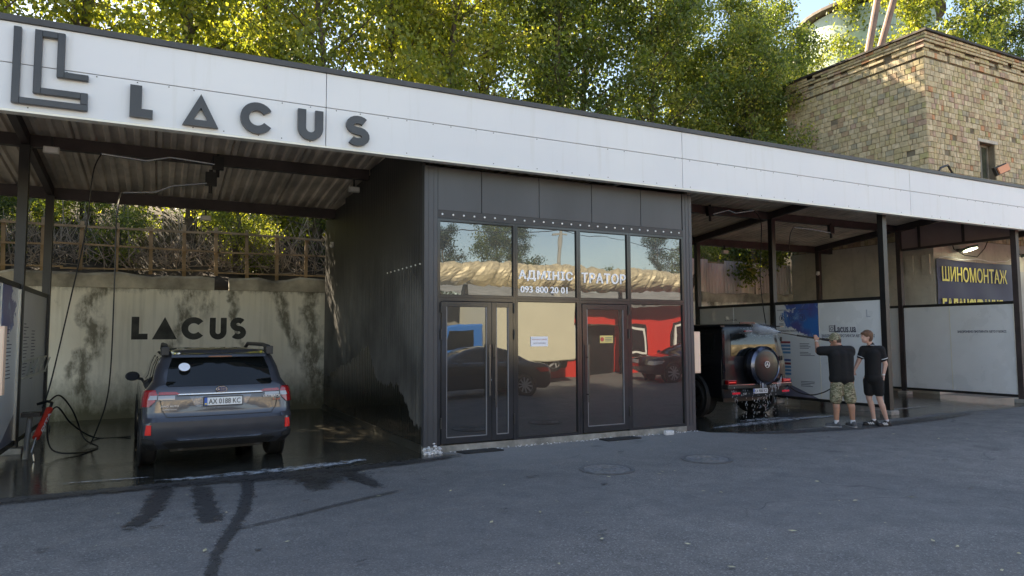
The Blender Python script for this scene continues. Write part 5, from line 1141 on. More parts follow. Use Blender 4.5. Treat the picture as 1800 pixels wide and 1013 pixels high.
for k in range(3):
    a = rad(90+120*k); ca, sa = math.cos(a), math.sin(a); b.prism([(.058*ca, .058*sa), (.011*math.cos(a+1.05), .011*math.sin(a+1.05)), (.011*math.cos(a-1.05), .011*math.sin(a-1.05))], lambda u, v, d: (.05+u, -.222-d, 1.06+v), 0, .013)
q = b.build('star_emblem', mat('emblem_silver', (.8, .8, .8), .4, .2, var=0), sw, local=True); q.location -= sw.location
b = MB(); b.box(-.86, .86, -.10, .06, .60, .685); bevelled(b.build('bumper', PL, gw, local=True), .015, 2); MB().box(-.85, .85, -.108, -.1, .672, .684).build('bumper_trim', mat('satin_chrome', (.5, .5, .52), .2, 1, var=0), gw, local=True)
for s_ in (-1, 1):
    b = MB(); b.box(s_*.73-.11, s_*.73+.11, -.09, -.0, .69, .77); o = bevelled(b.build('tail_lamp', RED, gw, local=True), .01, 2)
    q = MB().box(s_*.73-.08, s_*.73+.08, -.095, -.09, .725, .735).build('lit_strip', lamp_mat('tail_lit', (1, .12, .1), .12), o, local=True); q.location -= o.location
    MB().box(s_*.66-.1, s_*.66+.1, -.112, -.108, .50, .54).build('reflector', lamp_mat('fog_lit', (.5, .02, .04), .05), gw, local=True)
    for y in (.86, 3.5):
        b = MB(); b.lathe([(s_*.84, .47), (s_*.925, .455), (s_*.925, .40), (s_*.84, .40)], (0, y, .42), 'x', 36, True); b.build('wheel_arch', PL, gw, smooth='auto', local=True)
        b = MB(); b.lathe([(s_*.6, .40), (s_*.872, .40)], (0, y, .42), 'x', 36); b.build('wheel_well_shade', mat('well_shade', (.004, .004, .004), .9, var=0), gw, smooth='auto', local=True)  # solid near-black disc paints in the shade of the hollow wheel well
        wheel(gw, s_*.80, y, .375, .25, s_, 10, mat('rim_black', (.05, .05, .055), .25, .8, var=0), .72)
    gp([(1.0, s_*G.y2t(1.0, .3), s_*G.y2t(1, 4.1)), (1.02, s_*G.y2t(1.02, .3), s_*G.y2t(1.02, 4.1))], 'side_moulding', mat('satin_chrome', (.5, .5, .52), .2, 1, var=0), off=.01)
    for ya, yb_ in ((.3, 1.0), (1.08, 1.85), (1.93, 2.6)): gp([(1.25, s_*G.y2t(1.25, ya), s_*G.y2t(1.25, yb_)), (1.66, s_*G.y2t(1.66, ya), s_*G.y2t(1.66, yb_-.02))], 'side_window', GLS)
    b = MB(); b.box(s_*.80-.05, s_*.80+.05, .06, 2.5, 1.795, 1.815); b.build('rain_gutter', BP, gw, local=True)
    b = MB(); b.ball((s_*1.0, 2.75, 1.3), .13, 12, 8, (.8, .5, 1)); b.build('wing_mirror', BP, gw, smooth=True, local=True)
MB().box(-.3, .1, .1, .13, 1.855, 1.885).build('roof_spoiler', BP, gw, local=True)
MB().box(-.855, -.80, .02, .05, .78, 1.72).build('corner_highlight', paint('highlight_paint', (.02, .022, .03), .6, .12), gw, local=True)  # bluish highlight on the left rear corner, put in as a paler painted strip
plate(gw, (-.06, -.14, .55), .38, .09, 'KA 9000 KX')
b = MB(); b.box(-.6, .6, .3, 3.8, .32, .5); b.tube([(-.7, .86, .37), (.7, .86, .37)], .06, 8); b.ball((.0, .86, .37), .13); b.build('underbody', PL, gw, local=True)
settle(gw, (10.47, 10.0, .004), 0)
# water running off the off-roader and the spray
wt_ = bpy.data.materials.new('water_drop'); wt_.use_nodes = True; t = wt_.node_tree; b_ = t.nodes['Principled BSDF']; b_.inputs['Base Color'].default_value = (.8, .84, .9, 1); b_.inputs['Roughness'].default_value = .2; b_.inputs['Alpha'].default_value = .6
b = MB(); r = random.Random(31)
for i in range(230):
    x0 = r.choice((9.78, 9.86, 10.02, 10.1, 10.3, 10.42, 10.5, 10.58, 10.66, 10.75, 10.9, 11.2)); x, y, z = x0+r.gauss(0, .022), 9.93+r.gauss(0, .02), r.uniform(.03, .62); l = r.uniform(.008, .04)
    b.bar((x, y, z), (x+r.uniform(-.003, .003), y, z+l), .0045, .0045)
for i in range(36):
    a = r.uniform(-2.6, -.5); rr = .36+r.uniform(0, .03); x, z = 10.6+math.cos(a)*rr, 1.03+math.sin(a)*rr; l = r.uniform(.04, .22); b.bar((x, 9.79, z), (x+.004, 9.79, z-l*.7), .003, .003)
tag(b.build('dripping_water', wt_), kind='stuff')
S0 = Vector((10.18, 9.12, 1.675)); S1 = Vector((10.42, 9.93, 1.74)); dS = (S1-S0); r = random.Random(32); b = MB()
sx_ = dS.cross(Vector((0, 0, 1))).normalized(); sz_ = sx_.cross(dS).normalized()
for i in range(2600):
    f = r.random()**.8; rr = .02+.09*f; a = r.gauss(0, .5)*rr; c = r.gauss(0, .5)*rr; p = S0+dS*f+sx_*a+sz_*c; q = p+(dS.normalized()+sx_*a*.6+sz_*c*.6)*r.uniform(.015, .07); w = r.uniform(.003, .006); b.bar(p, q, w, w)
for i in range(160):
    p = S1+sx_*r.gauss(0, .16)+sz_*r.gauss(0, .07)+Vector((0, -abs(r.gauss(0, .06)), 0)); w = r.uniform(.003, .006); b.ball(p, w, 5, 4)
tag(b.build('water_spray', wt_), kind='stuff')
mi = bpy.data.materials.new('water_mist'); mi.use_nodes = True; t = mi.node_tree; b_ = t.nodes['Principled BSDF']; b_.inputs['Base Color'].default_value = (.85, .88, .95, 1); b_.inputs['Roughness'].default_value = .7; b_.inputs['Alpha'].default_value = .4
b = MB()
for k, s_ in enumerate((1, .7, .45)): b.tube([S0, S0+dS*.35, S0+dS*.7, S1], [.012*s_, .045*s_, .08*s_, .1*s_], 16)
tag(b.build('water_mist', mi, smooth=True), kind='stuff')
# ---------------------------------------------------------------- people
UH = Vector((math.cos(rad(27)), -math.sin(rad(27)), 0)); VH = Vector((math.sin(rad(27)), math.cos(rad(27)), 0))
def fuse(cones, name, m, parent, voxel=.012, smooth_it=6, extra=None):
    """one continuous skin from tapered limbs: overlapping round cones are fused and smoothed"""
    b = MB()
    for (p0, r0, p1, r1) in cones:
        p0, p1 = Vector(p0), Vector(p1); d = p1-p0; n = max(2, int(d.length/max(min(r0, r1), .012)*1.6)+1)
        if d.length < 1e-4: b.ball(p0, r0, 14, 10); continue
        b.tube([p0.lerp(p1, i/n) for i in range(n+1)], [r0+(r1-r0)*i/n for i in range(n+1)], 16)
        b.ball(p0, r0, 16, 10); b.ball(p1, r1, 16, 10)
    if extra: extra(b)
    v = [tuple(x) for x in b.v]; me = bpy.data.meshes.new(name); me.from_pydata(v, [], b.f); o = bpy.data.objects.new(name, me); C.objects.link(o)
    md = o.modifiers.new('fuse', 'REMESH'); md.mode = 'VOXEL'; md.voxel_size = voxel
    if smooth_it: ms = o.modifiers.new('soft', 'SMOOTH'); ms.iterations = smooth_it; ms.factor = .5
    bpy.context.view_layer.update(); dg = bpy.context.evaluated_depsgraph_get(); m2 = bpy.data.meshes.new_from_object(o.evaluated_get(dg)); bpy.data.objects.remove(o)
    m2.name = name; m2.materials.clear(); m2.polygons.foreach_set('use_smooth', [True]*len(m2.polygons)); ob = link(name, m2, m, parent)
    return ob
def oval(b, c, rx, ry, rz, R=None, n=18, m=12):
    k = len(b.v); b.ball((0, 0, 0), 1, n, m)
    for i in range(k, len(b.v)):
        p = Vector(b.v[i]); p = Vector((p.x*rx, p.y*ry, p.z*rz)); p = (R @ p if R else p)+Vector(c); b.v[i] = tuple(p)
def hand(wr, fwd, palm_n, curl, sc=1.0, thumb_side=1):
    """wrist point, finger direction, palm normal -> cones for palm, four fingers and thumb"""
    f = Vector(fwd).normalized(); n = Vector(palm_n).normalized(); s = f.cross(n).normalized(); out = []
    for k, (o_, l) in enumerate(((-.03, .068), (-.01, .078), (.01, .073), (.028, .058))):
        o_ *= sc; l *= sc; base = Vector(wr)+f*.085*sc+s*o_
        out.append((Vector(wr)+s*o_*.6, .017*sc, base, .0125*sc)); p = base; d = f.copy()
        for q in range(3):
            d = (d*math.cos(curl)+n*math.sin(curl)).normalized(); e = p+d*l*(.45, .32, .25)[q]; out.append((p, .0105*sc-.001*q, e, .0095*sc-.001*q)); p = e
    tb = Vector(wr)+f*.03*sc-s*.03*sc*thumb_side; t1 = tb+(f*.6-s*.7*thumb_side+n*.35).normalized()*.04*sc; t2 = t1+(f*.8+n*.5).normalized()*.03*sc
    out += [(tb, .015*sc, t1, .012*sc), (t1, .0115*sc, t2, .009*sc)]; return out
def skin(name, c):
    m, t, b, o = nt(name); v = coords(t, which='Object'); n = noise(t, v, 14, 4); L(t, mixc(t, n, tuple(x*.85 for x in c), tuple(x*1.1 for x in c)), b.inputs['Base Color']); b.inputs['Roughness'].default_value = .5
    b.inputs['Subsurface Weight'].default_value = .15; b.inputs['Subsurface Radius'].default_value = (.02, .008, .004); return m
def cloth(name, c): 
    m = mat(name, c, .9, var=.25, scale=9, bmp=.5, bscale=14, world=False); return m
def camo():
    m, t, b, o = nt('camouflage_cloth'); v = coords(t, (1, 1, 2.2), 'Object'); n1 = noise(t, v, 13, 3, .6, .6); n2 = noise(t, coords(t, (1, 1, 2.4), 'Object'), 19, 3, .6, .5); n3 = noise(t, coords(t, (1.3, 1, 2), 'Object'), 27, 2)
    c = mixc(t, maprange(t, n1, .48, .52), (.30, .27, .18), (.14, .145, .085)); c = mixc(t, maprange(t, n2, .56, .59), c, (.075, .055, .035)); c = mixc(t, maprange(t, n3, .63, .66), c, (.46, .43, .34)); L(t, c, b.inputs['Base Color']); b.inputs['Roughness'].default_value = .9
    bump(t, b, noise(t, v, 10, 4), .4, .02); return m
SK1 = skin('tanned_skin', (.42, .22, .15)); SK2 = skin('fair_skin', (.56, .34, .27)); BLK = cloth('black_cotton', (.006, .006, .007)); CAMO = camo()
def person(loc, label):
    t = thing('person', loc, label, 'person'); return t
def Pt(u, v, z): q = UH*u+VH*v; return Vector((q.x, q.y, z))
def shoe(parent, an, toe, m, sole, k=1.0):
    d = (Vector(toe)-Vector(an)); d.z = 0; d.normalize(); s = d.cross(Vector((0, 0, 1))); a = Vector((an[0], an[1], 0))
    def ex(b): pass
    o = fuse([(a-d*.04+Vector((0, 0, .045)), .038, a+d*.06+Vector((0, 0, .045)), .041), (a+d*.06+Vector((0, 0, .042)), .041, a+d*.16+Vector((0, 0, .036)), .033), (a-d*.025+Vector((0, 0, .075)), .04, a+d*.03+Vector((0, 0, .07)), .036)], 'shoe', m, parent, .008, 3)
    b = MB(); out = []
    for q, w in ((-.085, .022), (-.07, .034), (0, .037), (.08, .044), (.15, .04), (.19, .022)): out.append((q, w))
    pts = [a+d*q+s*w for q, w in out]+[a+d*q-s*w for q, w in out[::-1]]; n = len(pts)
    b.v = [(p.x, p.y, .0) for p in pts]+[(p.x, p.y, .022) for p in pts]; b.f = [tuple(range(n))[::-1], tuple(range(n, 2*n))]+[(i, (i+1) % n, (i+1) % n+n, i+n) for i in range(n)]
    q = b.build('sole', sole, o, local=True); return o
# man with the lance, seen from behind
m1 = person((10.80, 8.35, .0), 'stocky person from behind in black shirt, camouflage cap and shorts aiming a pressure lance')
sh_l, sh_r = Pt(-.165, .02, 1.35), Pt(.165, 0, 1.35); el_l, el_r = Pt(-.36, .10, 1.345), Pt(.27, .20, 1.30); wr_l, wr_r = Pt(-.30, .29, 1.515), Pt(.06, .33, 1.46)
hd_c = Pt(-.05, .09, 1.535)
legs = [(Pt(-.10, 0, .80), .10, Pt(-.115, .02, .46), .062), (Pt(-.115, .02, .46), .058, Pt(-.115, -.01, .36), .062), (Pt(-.115, -.01, .36), .06, Pt(-.12, 0, .10), .036), (Pt(.11, 0, .80), .10, Pt(.14, .02, .46), .062), (Pt(.14, .02, .46), .058, Pt(.15, -.01, .36), .062), (Pt(.15, -.01, .36), .06, Pt(.17, 0, .10), .036)]
torso = [(Pt(-.06, 0, .86), .11, Pt(-.08, 0, 1.26), .09), (Pt(.06, 0, .86), .11, Pt(.08, 0, 1.26), .09), (sh_l, .06, sh_r, .06), (Pt(0, .02, 1.34), .06, Pt(-.02, .05, 1.45), .062)]
arms = [(sh_l, .068, el_l, .05), (el_l, .047, wr_l, .03), (sh_r, .068, el_r, .05), (el_r, .047, wr_r, .03)]
ln_a, ln_b = Pt(.04, .30, 1.53), Pt(-.95, .40, 1.672); ln_d = (ln_b-ln_a).normalized()
def head1(b):
    R = Matrix.Rotation(rad(-27+115), 3, 'Z')
    oval(b, hd_c, .088, .075, .115, R); oval(b, hd_c+VH*-.0+Vector((0, 0, -.03)), .08, .068, .09, R)
    fx = (-UH*.8+VH*.6).normalized(); oval(b, hd_c+fx*.09+Vector((0, 0, -.015)), .014, .014, .022); oval(b, hd_c+fx*.05+Vector((0, 0, -.085)), .04, .04, .03)
    for s_ in (-1, 1): oval(b, hd_c+fx.cross(Vector((0, 0, 1)))*s_*.078+Vector((0, 0, -.015)), .012, .02, .03)
fuse(legs+torso+arms+hand(wr_l, ln_d*.1+Vector((0, 0, 1)), ln_d.cross(Vector((0, 0, 1)))*1, .75, .95)+hand(wr_r, Vector((-.3, .1, 1)), VH*-1, .8, .95), 'body', SK1, m1, .0085, 4, head1)
fuse([(Pt(-.07, 0, .87), .135, Pt(-.105, 0, 1.27), .118), (Pt(.07, 0, .87), .135, Pt(.105, 0, 1.27), .118), (Pt(0, -.01, .87), .145, Pt(0, .0, 1.27), .13), (Pt(-.09, 0, .86), .13, Pt(.09, 0, .86), .13), (sh_l, .092, sh_r, .092), (Pt(0, .02, 1.36), .085, Pt(-.01, .03, 1.39), .078),
      (sh_l, .09, sh_l.lerp(el_l, .8), .086), (sh_r, .09, sh_r.lerp(el_r, .8), .086)], 'shirt', BLK, m1, .011, 12)
fuse([(Pt(-.06, 0, .83), .118, Pt(.06, 0, .83), .118), (Pt(-.08, 0, .78), .118, Pt(-.115, .0, .50), .105), (Pt(.08, 0, .78), .118, Pt(.14, .0, .50), .105)], 'shorts', CAMO, m1, .011, 4)
def cap1(b):
    R = Matrix.Rotation(rad(-27+115), 3, 'Z'); oval(b, hd_c+Vector((0, 0, .045)), .102, .09, .085, R)
    fx = (-UH*.8+VH*.6).normalized(); oval(b, hd_c+fx*.115+Vector((0, 0, .035)), .06, .07, .012, Matrix.Rotation(math.atan2(fx.y, fx.x), 3, 'Z'))
fuse([(hd_c+Vector((0, 0, .02)), .085, hd_c+Vector((0, 0, .06)), .085)], 'cap', CAMO, m1, .009, 3, cap1)
fuse([(hd_c+Vector((0, 0, -.02))-(-UH*.8+VH*.6)*.03, .072, hd_c+Vector((0, 0, .0))-(-UH*.8+VH*.6)*.03, .074)], 'hair', mat('short_hair', (.06, .04, .03), .9), m1, .009, 2)
sn = mat('grey_trainer', (.07, .075, .085), .7, var=.3, scale=30, world=False); so_ = mat('trainer_sole', (.3, .3, .32), .6, var=0); wh_ = mat('white_sock', (.6, .62, .68), .9, var=.1)
shoe(m1, Pt(-.12, 0, 0), Pt(-.32, .15, 0), sn, so_); shoe(m1, Pt(.17, 0, 0), Pt(.12, .3, 0), sn, so_)
for p in (Pt(-.12, 0, .1), Pt(.17, 0, .1)): MB().cyl(p+Vector((0, 0, -.03)), p+Vector((0, 0, .03)), .042, 14).build('sock', wh_, m1, smooth='auto', local=True)
wv = wr_l.lerp(el_l, .08); ww = (el_l-wr_l).normalized(); MB().cyl(wv-ww*.012, wv+ww*.012, .034, 14).build('watch', mat('watch_pale', (.6, .58, .5), .3, .5, var=0), m1, local=True)
gun = thing('spray_gun', m1.location, 'black pressure lance held up by the stocky man, pointing at the off-roader', 'pressure lance')
b = MB(); g0 = Vector((10.80, 8.35, 0)); a_ = g0+Pt(.06, .31, 1.52); e_ = g0+Pt(-.62, .36, 1.625); t3 = S0
b.tube([a_, a_.lerp(e_, .35), a_.lerp(e_, .36), e_], [.026, .026, .018, .018], 10); b.tube([e_, t3], [.009, .009], 8); b.cyl(t3, t3+(t3-e_).normalized()*.04, .014, 8); b.tube([a_, a_+Vector((.03, .0, -.1))], [.02, .016], 8); b.build('lance', PL, gun, smooth='auto')
# younger person in black polo and shorts
m2 = person((11.44, 8.2, .0), 'slim person with reddish hair in black polo shirt and black shorts watching the washing')
h2 = Pt(-.085, .0, 1.60); sl, sr = Pt(-.10, .10, 1.36), Pt(.12, -.06, 1.36); el2, er2 = Pt(-.2, .12, 1.13), Pt(.19, -.08, 1.10); wl2, wr2 = Pt(-.285, .10, .98), Pt(.14, -.08, .90)
fdir = (-UH).copy()
legs = [(Pt(-.05, .07, .82), .088, Pt(-.055, .06, .48), .05), (Pt(-.055, .06, .48), .048, Pt(-.01, .07, .36), .05), (Pt(-.01, .07, .36), .049, Pt(.02, .06, .10), .03), (Pt(.05, -.05, .82), .088, Pt(.08, -.04, .48), .05), (Pt(.08, -.04, .48), .048, Pt(.12, -.05, .36), .05), (Pt(.12, -.05, .36), .049, Pt(.2, -.03, .10), .03)]
torso = [(Pt(0, .04, .88), .085, Pt(0, .04, 1.24), .075), (Pt(0, -.04, .88), .085, Pt(0.02, -.03, 1.24), .075), (sl, .05, sr, .05), (Pt(.01, .02, 1.36), .055, Pt(-.04, .01, 1.5), .048)]
arms = [(sl, .052, el2, .04), (el2, .038, wl2, .025), (sr, .052, er2, .041), (er2, .04, wr2, .026)]
def head2(b):
    R = Matrix.Rotation(rad(-27), 3, 'Z'); oval(b, h2, .088, .068, .105, R); oval(b, h2+fdir*.03+Vector((0, 0, -.05)), .06, .056, .07, R)
    oval(b, h2+fdir*.095+Vector((0, 0, -.018)), .02, .012, .018, R); oval(b, h2+fdir*.078+Vector((0, 0, -.058)), .016, .022, .009, R); oval(b, h2+fdir*.068+Vector((0, 0, -.088)), .024, .024, .02, R); oval(b, h2+fdir*.082+Vector((0, 0, .02)), .014, .045, .012, R)
    for s_ in (-1, 1): oval(b, h2+VH*s_*.068+Vector((0, 0, -.015)), .018, .01, .028, R)
fuse(legs+torso+arms+hand(wl2, wl2-el2, VH*-1, .35, .9)+hand(wr2, Vector((-.05, 0, -1)), -UH, .5, .9), 'body', SK2, m2, .0085, 4, head2)
fuse([(Pt(0, .05, .88), .112, Pt(0.0, .06, 1.28), .10), (Pt(0, -.05, .88), .112, Pt(.03, -.04, 1.28), .105), (Pt(.0, 0, .88), .118, Pt(.02, 0, 1.26), .115), (Pt(0, .05, .87), .11, Pt(0, -.05, .87), .11), (sl, .078, sr, .08), (sl, .075, sl.lerp(el2, .55), .06), (sr, .078, sr.lerp(er2, .6), .066), (Pt(.01, .02, 1.38), .072, Pt(-.005, .015, 1.43), .066)], 'polo_shirt', BLK, m2, .010, 10)
fuse([(Pt(0, .05, .86), .122, Pt(0, -.05, .86), .122), (Pt(-.035, .06, .8), .11, Pt(-.05, .06, .60), .088), (Pt(.05, -.05, .8), .11, Pt(.075, -.04, .60), .088)], 'shorts', BLK, m2, .010, 4)
def hair2(b):
    R = Matrix.Rotation(rad(-27), 3, 'Z'); oval(b, h2+Vector((0, 0, .03))-fdir*.015, .1, .083, .095, R); oval(b, h2-fdir*.04+Vector((0, 0, -.02)), .065, .076, .085, R); oval(b, h2+fdir*.055+Vector((0, 0, .055)), .045, .07, .03, R)
hm = mat('reddish_hair', (.12, .06, .034), .75, var=.5, scale=60, world=False, vert=.15, bmp=.8, bscale=90); fuse([(h2+Vector((0, 0, .04)), .07, h2-fdir*.02+Vector((0, 0, .04)), .07)], 'hair', hm, m2, .009, 3, hair2)
pw = mat('piping_white', (.6, .6, .62), .8, var=0)
for s0, e0, f_, rr in ((sr, er2, .62, .073), (sl, el2, .57, .066)):
    q = s0.lerp(e0, f_); d = (e0-s0).normalized(); MB().lathe([(-.006, rr-.008), (-.006, rr), (.004, rr), (.004, rr-.008)], (0, 0, 0), 'z', 20, True); b = MB(); b.tube([q-d*.006, q+d*.006], [rr, rr-.001], 20); b.build('sleeve_piping', pw, m2, smooth='auto', local=True)
b = MB(); cc = Pt(.0, .015, 1.445); b.tube([cc+Vector((0, 0, -.004)), cc+Vector((0, 0, .004))], [.068, .066], 20); b.build('collar_piping', pw, m2, smooth='auto', local=True)
fuse([(cc+Vector((0, 0, -.03)), .07, cc+Vector((0, 0, .0))+fdir*.01, .062)], 'collar', BLK, m2, .009, 2)
q = wr2.lerp(er2, .1); MB().cyl(q+Vector((0, 0, -.01)), q+Vector((0, 0, .01)), .029, 12).build('bracelet', pw, m2, local=True)
bs = mat('black_sneaker', (.015, .015, .017), .6, var=.2, world=False)
for a_, t_e in ((Pt(.02, .06, 0), Pt(-.2, .08, 0)), (Pt(.2, -.03, 0), Pt(-.02, -.09, 0))):
    o = shoe(m2, a_, t_e, bs, bs); d = (t_e-a_).normalized(); s = d.cross(Vector((0, 0, 1)))
    b = MB()
    for k in (.02, .055, .09):
        for sg in (1, -1): p = a_+d*k+s*.041*sg; b.bar(p+Vector((0, 0, .03)), p+d*.03+s*-.008*sg+Vector((0, 0, .068)), .012, .014)
    b.build('shoe_stripe', mat('stripe_white', (.7, .7, .72), .6, var=0), o, local=True)
    MB().cyl(a_+Vector((0, 0, .08)), a_+Vector((0, 0, .12)), .035, 14).build('sock', wh_, m2, smooth='auto', local=True)
# ---------------------------------------------------------------- the far side of the yard (seen mirrored in the office glazing)
RDW = mat('red_paint_wall', (.62, .035, .025), .55, var=.1, scale=.6)
rb2 = thing('red_workshop', (20, -6, 0), 'red painted workshop with white framed windows mirrored in the office glass', 'building')
MB().box(11.2, 29, -12, -5.9, 0, 3.0).build('wall', RDW, rb2)
wfm = mat('white_window_frame', (.75, .75, .72), .5, var=.05); wdk = mat('window_dark', (.02, .022, .025), .15, var=.2)
for x0, x1 in ((14.25, 15.35), (17.75, 18.85), (20.6, 21.7), (24, 25.1)):
    b = MB(); b.box(x0-.12, x1+.12, -5.9, -5.86, .62, 2.2); o = b.build('window_surround', mat('black_trim', (.015, .015, .015), .6, var=.1), rb2)
    b = MB(); b.box(x0, x0+.1, -5.86, -5.8, .78, 2.05); b.box(x1-.1, x1, -5.86, -5.8, .78, 2.05); b.box(x0+.1, x1-.1, -5.86, -5.8, .78, .88); b.box(x0+.1, x1-.1, -5.86, -5.8, 1.95, 2.05); b.build('window_frame', wfm, o)
    MB().box(x0+.1, x1-.1, -5.86, -5.83, .88, 1.95).build('glass', wdk, o)
b = MB(); b.box(15.8, 17.25, -5.9, -5.84, 0, 2.0); o = b.build('doorway_surround', mat('black_trim', (.015, .015, .015), .6, var=.1), rb2)
MB().box(15.95, 17.1, -5.84, -5.81, 0, 1.85).build('doorway_shade', wdk, o); MB().box(15.75, 17.3, -5.9, -5.3, 2.04, 2.08).build('canopy', mat('old_glass', (.06, .07, .05), .12, var=.3), o)  # dark slab: the unlit inside of the doorway put into its colour
RF = mat('asbestos_sheet', (.3, .3, .29), .8, var=.3, scale=1.5)
corrugated(11, 29.2, .18, .05, lambda x, h, e: (x, (-5.3, -12.2)[e], (2.98, 4.0)[e]+h)).build('roof', RF, rb2)
MB().box(11, 29, -5.42, -5.3, 2.9, 3.1).build('fascia_board', mat('grey_board2', (.2, .2, .2), .7), rb2)
wb = thing('white_shed', (5, -6, 0), 'pale plastered shed beside the red workshop, mirrored in the left door', 'building'); MB().box(-2, 11.1, -12, -6.1, 0, 3.0).build('wall', mat('pale_plaster', (.24, .23, .2), .8, var=.15), wb); MB().box(-2.2, 11.1, -12.2, -5.8, 3.0, 3.12).build('roof', RF, wb)
foil = mat('crinkled_foil', (.58, .49, .33), .5, .25, var=.25, scale=5, bmp=1.0, bscale=7)
pp = thing('insulated_pipe', (14, -4.9, 3.4), 'fat foil wrapped heating pipe along the roof of the red workshop', 'pipe'); b = MB(); pr = np.random.default_rng(44); nr = 340; na = 26; xs_p = np.linspace(-6, 34, nr)
jit = pr.normal(0, 1, (nr, na)); jit = (jit+np.roll(jit, 1, 1)+np.roll(jit, 1, 0))*.010
seam = np.where((np.arange(nr) % 6) == 0, -.05, 0)+.02*np.sin(np.arange(nr)*.9)
for i in range(nr):
    for k in range(na):
        a = 2*math.pi*k/na; rr = .46+jit[i, k]+seam[i]; b.v.append((xs_p[i]+.25*math.sin(a), -4.9+rr*math.cos(a), 3.92+rr*math.sin(a)))
for i in range(nr-1):
    for k in range(na): q = i*na+k; w = i*na+(k+1) % na; b.f.append((q, w, w+na, q+na))
b.build('foil_jacket', foil, pp)
for x in (-3, 4, 10, 17, 24, 31):
    MB().box(x-.08, x+.08, -5.0, -4.84, 0, 3.46).build('pipe_support', DK, pp)
po = thing('power_pole', (16.1, -8.5, 0), 'concrete lamp pole with wires behind the foil pipe', 'pole'); b = MB(); b.tube([(16.1, -8.5, 0), (16.1, -8.5, 6.6)], [.16, .09], 10); b.build('pole', mat('pole_concrete', (.35, .34, .31), .8), po)
MB().bar((15.7, -8.5, 6.3), (16.5, -8.5, 6.3), .08, .08).build('cross_arm', mat('pole_concrete', (.35, .34, .31), .8), po)
for k, (x, z) in enumerate(((30, 8), (2, 7))): MB().tube(sag([(16.1, -8.5, 6.5), ((16.1+x)/2, -8.5, 6.0), (x, -8.5, z)]), .02, 5).build('wire', DK, po)
tk = thing('box_truck', (0, 0, 0), 'cream box truck with blue cab mirrored in the double door glass', 'truck')
CRM = mat('cream_box', (.66, .62, .48), .5, var=.06, scale=1)
bevelled(MB().box(-2.0, 1.6, -1.1, 1.1, .75, 2.95).build('cargo_box', CRM, tk, local=True), .04, 2); MB().box(-2.0, 3.3, -.5, .5, .5, .74).build('chassis', DK, tk, local=True)
for x in (-1.9, -.7, .5, 1.5): MB().box(x-.03, x+.03, 1.1, 1.13, .75, 2.95).build('box_rib', mat('alloy_rib', (.4, .4, .38), .4, .5), tk, local=True)
cb_ = MB(); cb_.prism([(2.6, .5), (4.3, .5), (4.35, 1.1), (4.05, 1.95), (3.7, 2.1), (2.6, 2.1)], lambda u, v, d: (u-.85, d, v), -.95, .95); bl = bevelled(cb_.build('cab', paint('blue_paint', (.02, .16, .5), 0, .3), tk, local=True), .08, 3)
b = MB(); b.prism([(2.9, 1.2), (3.95, 1.2), (3.78, 1.85), (2.9, 1.85)], lambda u, v, d: (u-.85, d, v), -.965, -.951); b.prism([(2.9, 1.2), (3.95, 1.2), (3.78, 1.85), (2.9, 1.85)], lambda u, v, d: (u-.85, d, v), .951, .965); b.build('cab_window', GLS, tk, local=True)
b = MB(); b.prism([(4.36, 1.15), (4.1, 1.93), (4.06, 1.93), (4.3, 1.15)], lambda u, v, d: (u-.85, d, v), -.85, .85); b.build('windscreen', GLS, tk, local=True)
for x in (-1.1, 2.6):
    for s_ in (-1, 1): 
        w = wheel(tk, 0, 0, .38, .24, 1, 6); w.location = (x, s_*.9+0, .38-.0); w.rotation_euler.z = rad(90*s_)
tk.location = (11.5, -4.0, 0); tk.rotation_euler.z = rad(180-2)
for ob in list(tk.children):
    pass
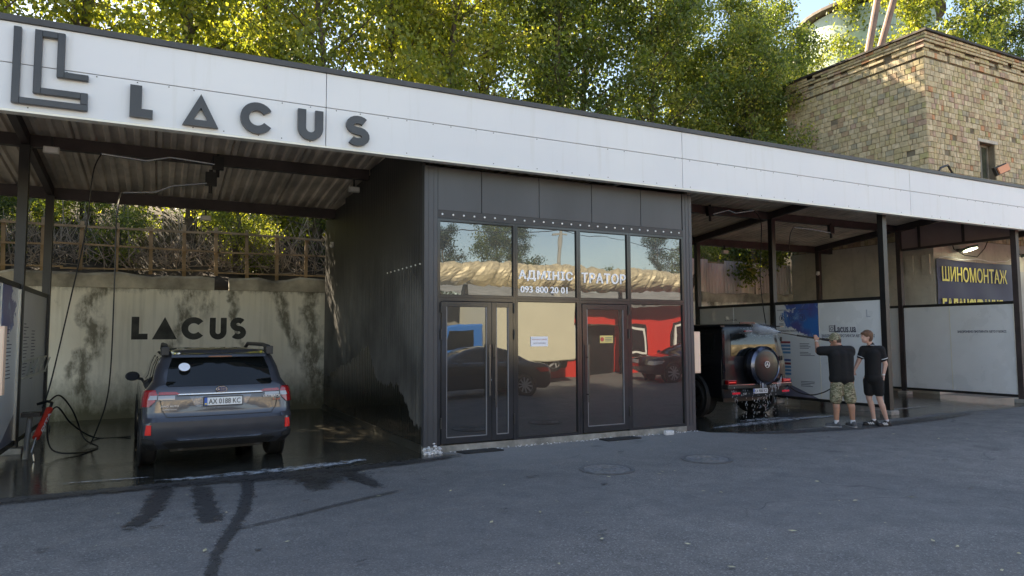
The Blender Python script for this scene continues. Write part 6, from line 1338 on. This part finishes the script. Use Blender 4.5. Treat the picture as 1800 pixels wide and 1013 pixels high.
def sedan(loc, head, label, m):
    D_ = Car([(.24, .80, .15, 4.35, .15, .3, .03, .2), (.34, .85, .05, 4.5, .18, .35, .06, .28), (.55, .87, .0, 4.55, .2, .38, .08, .3), (.72, .868, .02, 4.5, .2, .38, .08, .3), (.84, .855, .07, 4.3, .2, .38, .08, .3), (.90, .82, .16, 3.5, .2, .35, .08, .3), (.95, .78, .55, 3.25, .2, .3, .06, .22), (1.1, .70, .95, 2.95, .18, .24, .05, .18), (1.25, .60, 1.3, 2.6, .16, .2, .05, .14), (1.33, .48, 1.6, 2.35, .16, .2, .04, .1), (1.36, .3, 1.75, 2.2, .16, .2, .02, .05)])
    t = thing('sedan', (0, 0, 0), label, 'car', 'dark cars parked across the yard')
    D_.body([.24, .28, .34, .44, .55, .64, .72, .78, .84, .87, .9, .925, .95, 1.0, 1.05, 1.1, 1.17, 1.25, 1.29, 1.33, 1.345, 1.36]).build('body', m, t, smooth='auto', local=True)
    for s_ in (-1, 1):
        ta = lambda z, y: s_*D_.y2t(z, y)
        D_.patch([(.96, ta(.96, 1.0), ta(.96, 3.0)), (1.24, ta(1.24, 1.5), ta(1.24, 2.5))], .006, .02, 16).build('side_window', GLS, t, smooth='auto', local=True)
        D_.patch([(.93, ta(.93, .8), ta(.93, 3.1)), (.945, ta(.945, .85), ta(.945, 3.05))], .01, .02, 16).build('window_trim', mat('chrome', (.7, .7, .7), .15, 1, var=0), t, smooth='auto', local=True)
        D_.patch([(.68, s_*.6, s_*2.05), (.8, s_*.7, s_*2.08)], .01, .02).build('tail_lamp', RED, t, smooth='auto', local=True)
        D_.patch([(.6, s_*3.02, s_*4.3), (.72, s_*2.97, s_*4.2)], .01, .02).build('headlight', CLR, t, smooth='auto', local=True)
        for y in (.95, 3.6): MB().lathe([(s_*.8, .365), (s_*.878, .352), (s_*.878, .345), (s_*.8, .345)], (0, y, .31), 'x', 28, True).build('wheel_arch', PL, t, smooth='auto', local=True); MB().lathe([(s_*.6, .34), (s_*.876, .34)], (0, y, .31), 'x', 28).build('wheel_well_shade', mat('well_shade', (.004, .004, .004), .9, var=0), t, local=True); wheel(t, s_*.805, y, .31, .21, s_, 10, None, .74)  # well disc is solid, its shade put into the near-black colour
        m_ = MB().ball((s_*.95, 2.85, .98), .1, 12, 8, (1, .6, .7)).build('wing_mirror', m, t, smooth=True, local=True)
    D_.patch([(.93, -.9, .9), (1.2, -.9, .9)], .008, .02).build('rear_window', GLS, t, smooth='auto', local=True)
    D_.patch([(.93, 4.15, 5), (1.22, 4.15, 5)], .008, .02).build('windscreen', GLS, t, smooth='auto', local=True); D_.patch([(.93, -4.15, -5), (1.22, -4.15, -5)], .008, .02).build('windscreen', GLS, t, smooth='auto', local=True)
    t.location = loc; t.rotation_euler.z = head; return t
sedan((9.75, 1.1, 0), rad(90), 'black saloon mirrored whole in the office doors with alloy wheels', paint('black_sedan_paint', (.01, .011, .016), .2, .1))
sedan((19.8, -1.5, 0), rad(91), 'dark saloon mirrored in the last pane by the corner', paint('dark_sedan_paint', (.02, .016, .03), .3, .12))
for i, (x, y, s_, m, k) in enumerate(((13.6, -16, .55, LD, 0), (15.9, -15, .68, LG, 2), (18.2, -16, .6, LD, 1), (21.0, -16, .42, LG, 2), (24.3, -16, .42, LG, 0), (27.0, -15, .55, LD, 1), (30.2, -16, .6, LG, 2))):
    tree(k, m, (x, y, 0), i*1.3, s_, ('dark tree mirrored at the left of the first upper pane', 'big round green tree mirrored in the first upper pane', 'dark tree mirrored behind the pale lamp pole', 'low tree mirrored behind the white letters', 'green tree mirrored left in the last upper pane', 'dark tree mirrored right in the last upper pane', 'green tree mirrored by the office corner')[i], group='trees across the yard')
print('tris', sum(len(o.data.polygons) for o in bpy.data.objects if o.type == 'MESH'), 'objs', len(bpy.data.objects))
